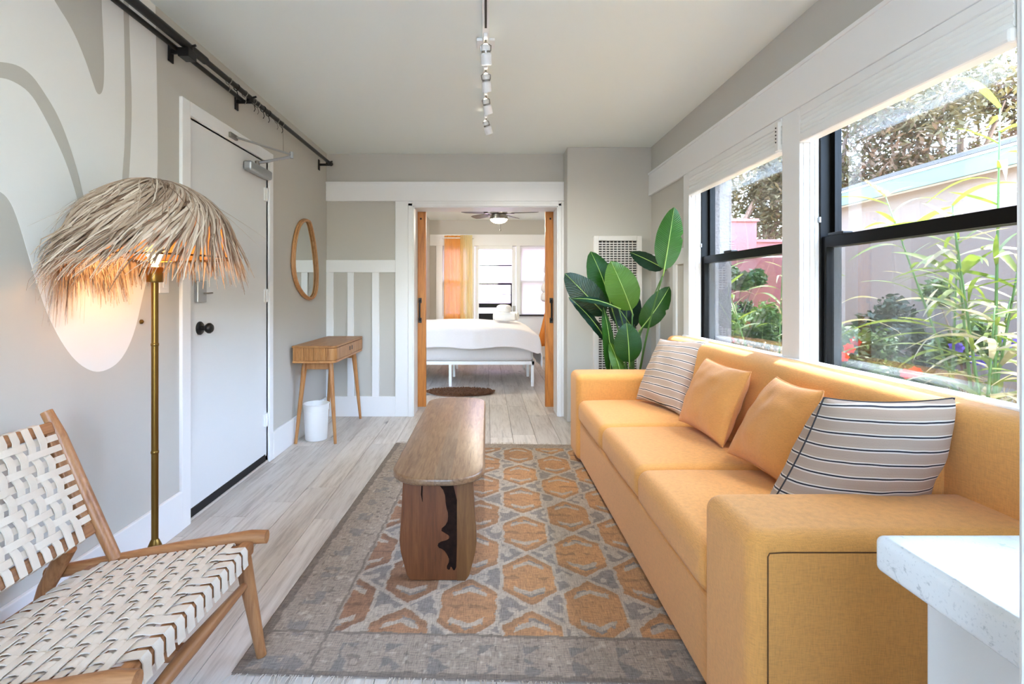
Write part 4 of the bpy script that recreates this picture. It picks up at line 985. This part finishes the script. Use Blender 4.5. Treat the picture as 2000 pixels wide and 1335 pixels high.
pl = bpy.data.objects.new('floor_lamp_light', bpy.data.lights.new('floor_lamp_light', 'POINT')); COL.objects.link(pl); pl.parent = lm; pl.location = (0, 0, 1.35)
pl.data.energy = 1.1; pl.data.color = (1, .56, .22); pl.data.shadow_soft_size = .05

# ------------------------------------------------------------------ curtain rods on the left wall
cr = thing('curtain_rod', 'long black double curtain rod mounted high along the left wall', 'curtain rod', (XL, 3, 2.37))
RX, RZ = XL+.088, 2.368
MB().tube([(RX, YB+.2, RZ), (RX, 2.62, RZ)], .020, 14).build('front_rod', M['black'], cr, smooth=True)
MB().tube([(RX, 2.60, RZ), (RX, 4.72, RZ)], .0145, 14).build('front_rod', M['black'], cr, smooth=True)
MB().tube([(RX-.052, YB+.2, RZ-.012), (RX-.052, 3.15, RZ-.012)], .012, 12).build('back_rod', M['black'], cr, smooth=True)
for y in (1.0, 2.47, 3.12, 4.66):
    b = MB().box(XL+.001, XL+.008, y-.02, y+.02, RZ-.075, RZ+.02).box(XL+.004, RX+.012, y-.008, y+.008, RZ-.035, RZ-.015)
    b.lathe([(.022, 0), (.022, .03)], (RX, y, RZ-.03), 14)
    if y < 3: b.box(RX-.03, RX+.022, y-.035, y+.035, RZ-.06, RZ-.018)
    b.build('bracket', M['black'], cr, bevel=.002)
    MB().tube([(RX+.012, y, RZ), (RX+.038, y, RZ+.006)], .006, 8).build('thumb_screw', M['black'], cr)
MB().lathe([(.0125, 0), (.02, .004), (.02, .02), (.012, .026)], (0, 0, 0), 14).build('x', M['black'], None)
_f = bpy.data.objects['x']; _f.name = 'finial'; _f.data.name = 'finial'; _f.parent = cr; _f.matrix_local = Matrix.Translation(V((RX, 4.72, RZ))-V((XL, 3, 2.37)))@Matrix.Rotation(R(-90), 4, 'X')
random.seed(2)
for y in (2.86, 2.95, 3.05, 3.17, 3.22, 3.30, 3.38, 3.52, 3.60):
    MB().tube([V((RX+.017*math.cos(R(a)), y+.004*math.sin(R(a)*2), RZ-.004+.019*math.sin(R(a)))) for a in range(0, 360, 20)], .0028, 6, True).build('curtain_ring', M['black'] if rnd(0, 1) < .6 else M['steel'], cr, smooth='all')
    MB().tube([(RX, y, RZ-.02), (RX+.006, y+.004, RZ-.05), (RX, y, RZ-.066)], .0024, 5).build('ring_clip', M['black'] if rnd(0, 1) < .6 else M['steel'], cr)
MB().tube([(RX, 3.62, RZ-.015), (RX+.004, 3.62, RZ-.19)], .0015, 5).build('hanging_wire', M['steel'], cr)

# ------------------------------------------------------------------ track light on the ceiling
tk = thing('track_light', 'white ceiling track with four small cylindrical spotlights', 'track light', (-.003, 2.6, ZC))
bx('track', M['white'], tk, -.020, .014, 1.1, 3.83, ZC-.022, ZC-.0005, .002)
bx('track_slot', M['cavity'], tk, -.0085, .0025, 1.1, 2.52, ZC-.0235, ZC-.0215, 0)
bx('feed_plate', M['white'], tk, -.05, .044, 2.66, 2.75, ZC-.016, ZC-.0008, .003)
def spot(y, tilt, yaw, lit):
    s = bx('spotlight', M['white'], tk, -.014, .008, y-.035, y+.035, ZC-.045, ZC-.021, .004)
    MB().tube([(-.003, y, ZC-.045), (-.003, y, ZC-.062)], .006, 10).build('stem', M['steel'], s)
    Mx = Matrix.Translation((-.003, y, ZC-.078))@Matrix.Rotation(yaw, 4, 'Z')@Matrix.Rotation(tilt, 4, 'X')
    h = MB().lathe([(.012, .012), (.018, .008), (.022, -.004), (.0225, -.03), (.0275, -.034), (.0275, -.084), (.025, -.084), (.02, -.078), (.0195, -.055)], (0,0,0), 22, False); h.v = [tuple(Mx@V(p)) for p in h.v]; h.build('head', M['white'], s, smooth=True)
    h = MB().lathe([(.0225, -.016), (.0238, -.017), (.0238, -.026), (.0225, -.027)], (0,0,0), 22, False); h.v = [tuple(Mx@V(p)) for p in h.v]; h.build('band', M['steel'], s, smooth=True)
    h = MB().lathe([(.0195, -.066), (.012, -.072), (.001, -.074)], (0,0,0), 18, False); h.v = [tuple(Mx@V(p)) for p in h.v]; h.build('lamp', M['spot'] if lit else M['plastic'], s, smooth=True)
    b = MB().tube([Mx@V((.024, 0, -.02)), Mx@V((.027, 0, .005)), Mx@V((.0, 0, .022)), Mx@V((-.027, 0, .005)), Mx@V((-.024, 0, -.02))], .003, 6); b.build('yoke', M['steel'], s)
    if lit:
        l_ = bpy.data.objects.new('spot_beam', bpy.data.lights.new('spot_beam', 'SPOT')); COL.objects.link(l_); l_.parent = s
        l_.matrix_local = Matrix.Translation(-ORG[s.name])@Mx@Matrix.Translation((0, 0, -.088)); l_.data.energy = 3.2; l_.data.spot_size = R(120); l_.data.spot_blend = 1.0; l_.data.color = (1, .97, .91); l_.data.shadow_soft_size = .02
for y, t_, w_, li in ((2.60, 22, -6, 1), (2.95, 26, -10, 1), (3.33, 30, -28, 1), (3.76, 28, -42, 1)): spot(y, R(t_), R(w_), li)

# ------------------------------------------------------------------ wall heater grille
ht = thing('wall_heater', 'tall white wall heater with grid grille behind the plant', 'heater', (1.18, 4.66, .3))
HX0, HX1, HZ0, HZ1, HYF = .968, 1.402, .34, 1.692, 4.608
bx('back_plate', M['cavity'], ht, HX0+.02, HX1-.02, 4.640, 4.666, HZ0+.02, HZ1-.02, 0)
fr = MB().box(HX0, HX0+.045, HYF, 4.667, HZ0, HZ1).box(HX1-.045, HX1, HYF, 4.667, HZ0, HZ1).box(HX0+.045, HX1-.045, HYF, 4.667, HZ0, HZ0+.04).box(HX0+.045, HX1-.045, HYF, 4.667, HZ1-.045, HZ1)
fr.build('frame', M['grille'], ht, bevel=.004)
m = MB(); z = HZ0+.055
while z < HZ1-.05: m.box(HX0+.04, HX1-.04, HYF+.008, HYF+.014, z, z+.009); z += .0215
m.build('louvre_bars', M['grille'], ht, kind='stuff')
m = MB(); x = HX0+.075
while x < HX1-.06: m.box(x, x+.006, HYF+.012, HYF+.018, HZ0+.03, HZ1-.04); x += .034
m.build('upright_bars', M['grille'], ht, kind='stuff')

# ------------------------------------------------------------------ window shades
for (a, b), lab in ((W1, 'raised white pleated shade on the farther window'), (W2, 'raised white pleated shade on the nearest window')):
    a, b = a+.004, b-.004
    t = thing('window_shade', lab, 'window shade', (1.49, (a+b)/2, HZ), 'raised living room shades')
    bx('head_rail', M['white'], t, 1.478, 1.532, a, b, HZ-.045, HZ-.001, .006)
    for k in range(4):
        m = MB(); z1 = HZ-.045-.021*k; z0 = z1-.021; n = 10
        ol = [(1.530, z1), (1.484, z1)]+[(1.484-.006*math.sin(PI*q/6), z1+(z0-z1)*q/6) for q in range(1, 6)]+[(1.484, z0), (1.530, z0)]
        m.v = []; 
        MB().add([(p[0], a+.004, p[1]) for p in ol]+[(p[0], b-.004, p[1]) for p in ol], [tuple(range(len(ol)))[::-1], tuple(range(len(ol), 2*len(ol)))]+[(i, (i+1) % len(ol), (i+1) % len(ol)+len(ol), i+len(ol)) for i in range(len(ol))]).build('pleat', M['blind'], t)
    bx('bottom_rail', M['white'], t, 1.470, 1.534, a+.002, b-.002, HZ-.172, HZ-.128, .010)
    if a > 2.5:
        cl_ = bx('clutch', M['plastic'], t, 1.462, 1.480, a+.0, a+.03, HZ-.165, HZ-.02, .003)
        for q in range(5): MB().lathe([(.001, -.004), (.004, 0), (.001, .004)], (1.458, a+.012, HZ-.05-q*.018), 8).build('chain_bead', M['dark'], cl_)
# ------------------------------------------------------------------ tall potted plant in the corner
PX, PY = 1.165, 4.17
pt = thing('potted_plant', 'tall bird of paradise plant with broad green leaves behind the sofa arm', 'plant', (PX, PY, 0))
MB().lathe([(.001, .001), (.13, .001), (.15, .02), (.175, .30), (.18, .32), (.165, .32), (.16, .29), (.001, .29)], (PX, PY, 0), 28, False).build('pot', M['pot'], pt, smooth=True)
MB().lathe([(.001, .305), (.10, .303), (.162, .295)], (PX, PY, 0), 24, False).build('soil', M['soil'], pt, smooth=True)
def paddle(base, tip, wd, mat, roll=0., arch=.05, fold=.12, face=(0, -1, .15), notch=0):
    base, tip = V(base), V(tip); ax = (tip-base); L = ax.length; ax.normalize()
    f = V(face); f = (f-ax*f.dot(ax)).normalized(); f = Matrix.Rotation(roll, 3, ax)@f; sd = ax.cross(f).normalized()
    m = MB(); m.uv = []; n, k = 18, 6
    def ctr(t): return base+ax*L*t+f*arch*math.sin(PI*t)*L-f*arch*.6*L*t*t
    for i in range(n+1):
        t = i/n; w_ = wd/2*min(1, (max(0, math.sin(PI*min(1, t*1.0)**.86)))**.62*1.02)
        if i == n: w_ = .002
        for j in range(-k, k+1):
            s = j/k; ww = w_
            if notch and abs(t-notch) < .04 and s > .2: ww *= .82
            m.v.append(ctr(t)+sd*s*ww-f*fold*abs(s)**1.3*ww+f*.006*math.sin(t*40+s*2)*abs(s)*.35); m.uv.append((t, s))
    W = 2*k+1
    for i in range(n):
        for j in range(W-1): a = i*W+j; m.f.append((a, a+1, a+W+1, a+W))
    o = m.build('leaf', mat, pt, smooth='all')
    MB().tube([ctr(t/10)+f*.0015 for t in range(-1, 11)], [.0055, .005, .0046, .0042, .004, .0036, .0032, .003, .0026, .0022, .0016, .0008], 6).build('midrib', M['rib'], o, smooth='all')
    return ctr(-.06)
def stalk(b, ground, r=.007):
    b = V(b); g = V(ground); mid = g.lerp(b, .55)+V(((b.x-g.x)*-.22, (b.y-g.y)*-.22, 0)); pts = []
    for k in range(9):
        t = k/8; pts.append(g*(1-t)**2+mid*2*t*(1-t)+b*t*t)
    MB().tube(pts, [r*1.5-r*.8*k/8 for k in range(9)], 8).build('stalk', M['stem'], pt, smooth='all')
Lf = [ # base px, tip px, depth base, depth tip, width px, material, roll
 ((1297,527),(1317,404),3.80,3.75,50,'leaf',-.25,.05), ((1296,524),(1231,492),4.18,4.22,44,'leafd',.5,.02), ((1233,606),(1194,510),4.02,3.97,64,'leafl',-.1,.06),
 ((1194,598),(1155,490),4.10,4.12,58,'leaf',.2,.05), ((1182,614),(1104,534),4.08,4.0,56,'leafd',-.2,.05), ((1204,600),(1119,580),3.98,3.92,26,'leafd',.95,.06),
 ((1186,668),(1113,578),4.06,4.02,30,'leafd',.7,.05), ((1253,640),(1309,560),4.05,4.0,46,'leaf',.15,.06), ((1229,708),(1224,630),3.92,3.90,54,'leaf',0,.04),
 ((1192,735),(1181,600),3.97,4.03,40,'leaf',.75,.04), ((1235,640),(1192,580),4.2,4.22,46,'leafd',.1,.03), ((1214,736),(1192,668),3.93,3.95,30,'leafl',.4,.04), ((1226,560),(1240,640),4.24,4.22,40,'leafd',0,.03),
 ((1207,745),(1206,690),4.0,3.98,26,'leaf',-.3,.04)]
for q, (b, t, yb, yt, wpx, mt, ro, ar) in enumerate(Lf):
    B_, T_ = at(*b, yb), at(*t, yt); e = paddle(B_, T_, wpx*yb/1000, M[mt], ro, ar, .10, notch=.55 if q in (0, 3, 7) else 0)
    stalk(e, (PX+.05*math.cos(q*2.4), PY+.05*math.sin(q*2.4), .30))

# ------------------------------------------------------------------ outdoors beyond the windows
GZ = .30
bx('ground', M['ground'], None, XO+.02, 40, -12, 40, -.4, GZ, 0, kind='structure', label='dry bare garden ground outside the windows', cat='ground')
nh = thing('neighbour_house', 'beige stucco house next door with sage fascia and shingle roof', 'building', (4.6, 4, GZ))
NX = 4.6
bx('wall', M['stucco'], nh, NX, 9, -4, 7.25, GZ-.2, 2.30, 0)
bx('stucco_joint', M['dark'], nh, NX-.012, NX, -4, 7.25, .752, .768, .003)
bx('soffit', M['white'], nh, NX-.14, NX, -4, 7.4, 2.275, 2.30, 0)
bx('fascia', M['fascia'], nh, NX-.165, NX-.135, -4, 7.4, 2.262, 2.42, .004)
bx('drip_edge', M['white'], nh, NX-.18, NX-.13, -4, 7.42, 2.415, 2.44, .004)
slope = math.tan(R(17.5)); yy = -4.0
for r_ in range(6):
    x0 = NX-.19+r_*.24; z0 = 2.44+(x0-(NX-.19))*slope; n = 0; y = -4.0+(r_ % 2)*.15
    while y < 7.4:
        if y > 2.8:
            y1 = min(y+.295, 7.42); x1 = x0+.27; z1 = z0+.27*slope
            MB().add([(x0, y, z0), (x0, y1, z0), (x1, y1, z1-.012), (x1, y, z1-.012), (x0, y, z0+.014), (x0, y1, z0+.014), (x1, y1, z1), (x1, y, z1)], [(0,1,2,3),(4,7,6,5),(0,4,5,1),(1,5,6,2),(2,6,7,3),(3,7,4,0)]).build('shingle', M['shingle'], nh)
        y += .30
MB().add([(NX-.18, -4, 2.432), (NX-.18, 7.4, 2.432), (NX+3, 7.4, 2.432+3.18*slope), (NX+3, -4, 2.432+3.18*slope)], [(0,1,2,3)]).add([(NX+3, -4, 2.432+3.18*slope), (NX+3, 7.4, 2.432+3.18*slope), (9, 7.4, 2.43), (9, -4, 2.43)], [(0,1,2,3)]).build('roof_deck', M['shingle'], nh)
pk = thing('pink_house', 'pink stucco house beyond the farther window', 'building', (5, 9.6, GZ))
bx('wall', M['pink'], pk, 4.05, 4.75, 9.0, 12, GZ-.1, 2.42, 0); bx('wall', M['pink'], pk, 4.74, 9, 9.45, 12, GZ-.1, 2.10, 0)
bx('wall_cap', M['pink'], pk, 4.02, 4.78, 8.97, 12, 2.42, 2.47, .005); bx('wall_cap', M['pink'], pk, 4.78, 9, 9.42, 12, 2.10, 2.15, .005)
MB().tube([(4.02, 8.98, 1.78), (4.8, 8.98, 1.80), (6.5, 9.40, 1.84)], .014, 6).build('white_cable', M['white'], pk)
def tree(x, y, h, r, mat, lab, seed, n=6500):
    random.seed(seed); t = thing('tree', lab, 'tree', (x, y, GZ), 'trees behind the neighbouring houses')
    tr_ = MB(); tr_.tube([(x, y, GZ), (x+rnd(-.1, .1), y, h*.4), (x+rnd(-.3, .3), y+rnd(-.2, .2), h*.8)], [.13, .10, .04], 8)
    lobes = []
    for k in range(11):
        a = rnd(0, 2*PI); rr = r*rnd(.25, .85); lz = h-r*.6+rnd(-.85, .55)*r
        c = V((x+rr*math.cos(a), y+rr*math.sin(a), lz)); lobes.append((c, r*rnd(.32, .55)))
        tr_.tube([(x, y, h*.35+rnd(0, .2)*h), (x+(c.x-x)*.5, y+(c.y-y)*.5, (h*.5+c.z)/2), tuple(c)], [.05, .035, .012], 6)
    tr_.build('trunk', M['bark'], t)
    m = MB()
    for k in range(n):
        c, lr = random.choice(lobes); d = V((random.gauss(0, 1), random.gauss(0, 1), random.gauss(0, .8))); d = d.normalized()*lr*rnd(.35, 1.08)
        p = c+d; a = V((rnd(-1, 1), rnd(-1, 1), rnd(-1, .4))).normalized(); b = a.cross(V((rnd(-1, 1), rnd(-1, 1), rnd(-1, 1)))).normalized(); s = rnd(.05, .11); w_ = s*.34
        m.add([p-a*s, p+b*w_, p+a*s, p-b*w_], [(0,1,2,3)])
    m.build('crown', mat, t, kind='stuff')
tree(8.7, 12.6, 6.3, 1.9, M['treeB'], 'rusty thin-leaved tree over the roof at the near window left side', 1)
tree(10.0, 12.3, 6.4, 2.0, M['treeA'], 'tallest olive tree over the roof in the near window middle', 2)
tree(10.7, 11.6, 5.8, 1.7, M['treeA'], 'broad olive tree over the roof right of the tallest one', 3)
tree(11.6, 11.0, 5.4, 1.6, M['treeB'], 'rusty tree over the roof at the near window right edge', 7)
tree(7.4, 13.4, 5.3, 1.9, M['treeA'], 'olive tree above the pink house beside the mullion', 4)
tree(6.2, 13.2, 4.6, 1.6, M['treeA'], 'olive tree above the pink house at the farther window left side', 5)

# giant reeds: shared leaf blades
def blade(L, wd, droop, nm='blade'):
    m = MB(); n = 8
    for i in range(n+1):
        t = i/n; w_ = wd*(math.sin(PI*(t*.86+.10)))**.8*(1-t*.4) if i < n else .0008; x = L*t*(1-.12*droop*t); z = L*(.35*t-droop*t*t)
        m.v += [(x, -w_/2, z+.12*w_), (x, 0, z), (x, w_/2, z+.12*w_)]
    for i in range(n):
        for j in range(2): a = i*3+j; m.f.append((a, a+1, a+4, a+3))
    return m
BLD = []
for k, (L, wd, dr_) in enumerate(((.46, .052, .45), (.36, .042, .8), (.55, .05, .62), (.30, .036, .2))):
    me = bpy.data.meshes.new('reed_blade'); b = blade(L, wd, dr_); me.from_pydata(b.v, [], b.f); me.shade_smooth()
    for mt in ('reed', 'reedpale'):
        m2 = me.copy(); m2.materials.append(M[mt]); BLD.append(m2)
    bpy.data.meshes.remove(me)
def reed(x, y, h, lean, nl, lab, seed, pale=.25, plume=False, z_from=.25):
    random.seed(seed); t = thing('giant_reed', lab, 'reed', (x, y, GZ), 'reeds outside the nearest window')
    top = V((x+lean[0], y+lean[1], GZ+h)); P = [V((x, y, GZ)).lerp(top, q/6)+V((0, 0, 0)) for q in range(7)]
    MB().tube(P, [.011-.0012*q for q in range(7)], 7).build('cane', M['stem'], t, smooth='all')
    for k in range(nl):
        q = z_from+(1-z_from)*k/(nl-1); p = V((x, y, GZ)).lerp(top, q)-V((x, y, GZ)); a = k*2.4+rnd(-.5, .5)
        me = BLD[random.randrange(4)*2+(1 if rnd(0, 1) < pale else 0)]
        o = bpy.data.objects.new('reed_leaf', me); COL.objects.link(o); o.parent = t
        o.matrix_local = Matrix.Translation(p)@Matrix.Rotation(a, 4, 'Z')@Matrix.Rotation(R(rnd(-35, 5)), 4, 'Y')@Matrix.Rotation(R(rnd(-30, 30)), 4, 'X')@Matrix.Scale(rnd(.75, 1.15), 4)
    if plume:
        m = MB(); d = V(lean); e = top
        for k in range(140):
            q = rnd(0, 1); p = top+V((lean[0]*.10, lean[1]*.35, .16))*q; a = V((rnd(-1, 1), rnd(-1, 1), rnd(.2, 1.5))).normalized()*.05*(1-q*.6); s = V((rnd(-1, 1), rnd(-1, 1), 0)).normalized()*.004
            m.add([p-s, p+s, p+a], [(0,1,2)])
        m.build('seed_plume', M['straw'], t, kind='stuff')
reed(2.95, 2.98, 1.95, (.02, -.02), 26, 'tallest upright reed at the right edge of the near window', 31, .2, z_from=.1)
reed(3.10, 3.25, 1.45, (-.05, .10), 24, 'leafy reed left of the tallest one', 32, .3, z_from=.15)
reed(3.05, 3.12, 1.10, (.10, -.10), 22, 'short bushy reed low beside the tallest one', 33, .6, z_from=.1)
reed(2.70, 2.78, .80, (.08, .02), 20, 'low pale reed tuft near the window sill', 34, .8, z_from=.05)
reed(3.2, 3.40, 1.62, (-.12, .55), 16, 'leaning reed with a brown seed plume', 35, .2, True, z_from=.35)
reed(3.22, 3.55, 1.30, (.05, .0), 22, 'thick leafy reed behind the vine', 51, .4, z_from=.1)
reed(2.85, 2.92, 1.35, (-.08, .12), 22, 'leaning green reed in front of the tallest one', 52, .3, z_from=.1)
reed(3.3, 3.42, .85, (.1, -.1), 20, 'low pale reed clump at the near window right edge', 53, .7, z_from=.05)
reed(3.0, 4.35, .95, (.05, .12), 18, 'pale reed at the left edge of the near window', 36, .5, z_from=.1)
reed(3.4, 6.6, 1.35, (-.25, .35), 18, 'yellow reed seen through the farther window', 37, .35, True, z_from=.3)
reed(3.6, 6.3, 1.25, (.1, .1), 16, 'short yellow reed beside the mullion in the farther window', 38, .35, z_from=.3)
def bush(name, x, y, rx, h, mat, lab, seed, n=1500, flowers=(), fm=None, leaf=.035):
    random.seed(seed); t = thing(name, lab, 'bush', (x, y, GZ), 'garden bushes')
    st = MB(); m = MB(); lobes = []
    for k in range(7):
        c = V((x+rnd(-.7, .7)*rx, y+rnd(-.7, .7)*rx, GZ+h*rnd(.3, .85))); lobes.append((c, rx*rnd(.3, .5))); st.tube([(x, y, GZ), ((x+c.x)/2, (y+c.y)/2, GZ+h*.4), tuple(c)], [.012, .009, .004], 5)
    st.build('stems', M['bark'], t)
    for k in range(n):
        c, lr = random.choice(lobes); d = V((random.gauss(0, 1), random.gauss(0, 1), random.gauss(0, 1))).normalized()*lr*rnd(.3, 1.05); p = c+d
        if p.z < GZ+.01: p.z = GZ+.01+rnd(0, .05)
        a = V((rnd(-1, 1), rnd(-1, 1), rnd(-.6, .8))).normalized(); b = a.cross(V((rnd(-1, 1), rnd(-1, 1), rnd(-1, 1)))).normalized(); s = rnd(.6, 1.2)*leaf; m.add([p-a*s, p+b*s*.45, p+a*s, p-b*s*.45], [(0,1,2,3)])
    m.build('foliage', mat, t, kind='stuff')
    for (fx, fy, fz) in flowers:
        f = MB(); c = V((fx, fy, fz))
        for ring, (rr, zz) in enumerate(((.05, .0), (.034, .016))):
            for k in range(7):
                a = 2*PI*k/7+ring*.4; e1, e2, nn = V((.6, -.8, 0)), V((-.25, -.2, .95)), V((-.75, -.6, .3)); o_ = (e1*math.cos(a)+e2*math.sin(a)+nn*.35)*rr; s_ = (e2*math.cos(a)-e1*math.sin(a))*rr*.42
                f.add([c, c+o_*.6+s_, c+o_, c+o_*.6-s_], [(0,1,2,3)])
        f.build('blossom', fm, t)
bush('flower_bush', 3.3, 4.75, .42, .55, M['bush'], 'green bush with red blossoms at the left of the near window', 41, 2200, [tuple(at(1660, 681, 4.40)), tuple(at(1648, 697, 4.36)), tuple(at(1672, 668, 4.6))], M['red'])
bush('flower_bush', 3.5, 4.35, .30, .30, M['bush'], 'low bush with a single red blossom at the window middle', 42, 1000, [tuple(at(1772, 731, 4.0)), tuple(at(1790, 727, 4.05))], M['red'])
bush('dark_bush', 4.25, 5.35, .42, .95, M['bushd'], 'dark leafy bush against the beige house wall', 43, 1700, leaf=.05)
bush('dark_bush', 4.2, 4.95, .30, .55, M['bushd'], 'low dark bush at the foot of the beige wall', 44, 1000, leaf=.05)
bush('vine_bush', 3.85, 4.05, .34, 1.25, M['bush'], 'tall leafy vine with purple flowers behind the reeds', 45, 2300, [tuple(at(1869, 679, 3.6)), tuple(at(1908, 703, 3.6)), tuple(at(1925, 705, 3.62)), tuple(at(1975, 672, 3.6))], M['purple'])
bush('flower_bush', 3.85, 7.7, .5, .72, M['bush'], 'green bush with red blossoms below the farther window', 46, 2000, [tuple(at(1430, 664, 7.3)), tuple(at(1462, 634, 7.4))], M['red'], .05)
bush('flower_bush', 4.45, 7.9, .42, .55, M['bush'], 'plain green bush next to the mullion in the farther window', 47, 1500, leaf=.05)
bush('dark_bush', 4.15, 8.6, .45, 1.55, M['bushd'], 'dark climbing shrub on the pink house wall', 48, 2200, leaf=.06)
random.seed(61); m = MB()
for k in range(5200):
    x, y = rnd(2.3, 4.5), rnd(2.2, 8.6); h = rnd(.05, .17)+.06*max(0, noise.noise(V((x*1.5, y*1.5, 0)))); a = rnd(0, 2*PI); d = V((math.cos(a), math.sin(a), 0)); s = V((-d.y, d.x, 0))*.005
    p = V((x, y, GZ)); m.add([p-s, p+s, p+d*h*.4+V((0, 0, h))], [(0,1,2)])
m.build('dry_grass', M['straw'], None, kind='stuff', label='dry straw coloured grass covering the garden ground', cat='grass')
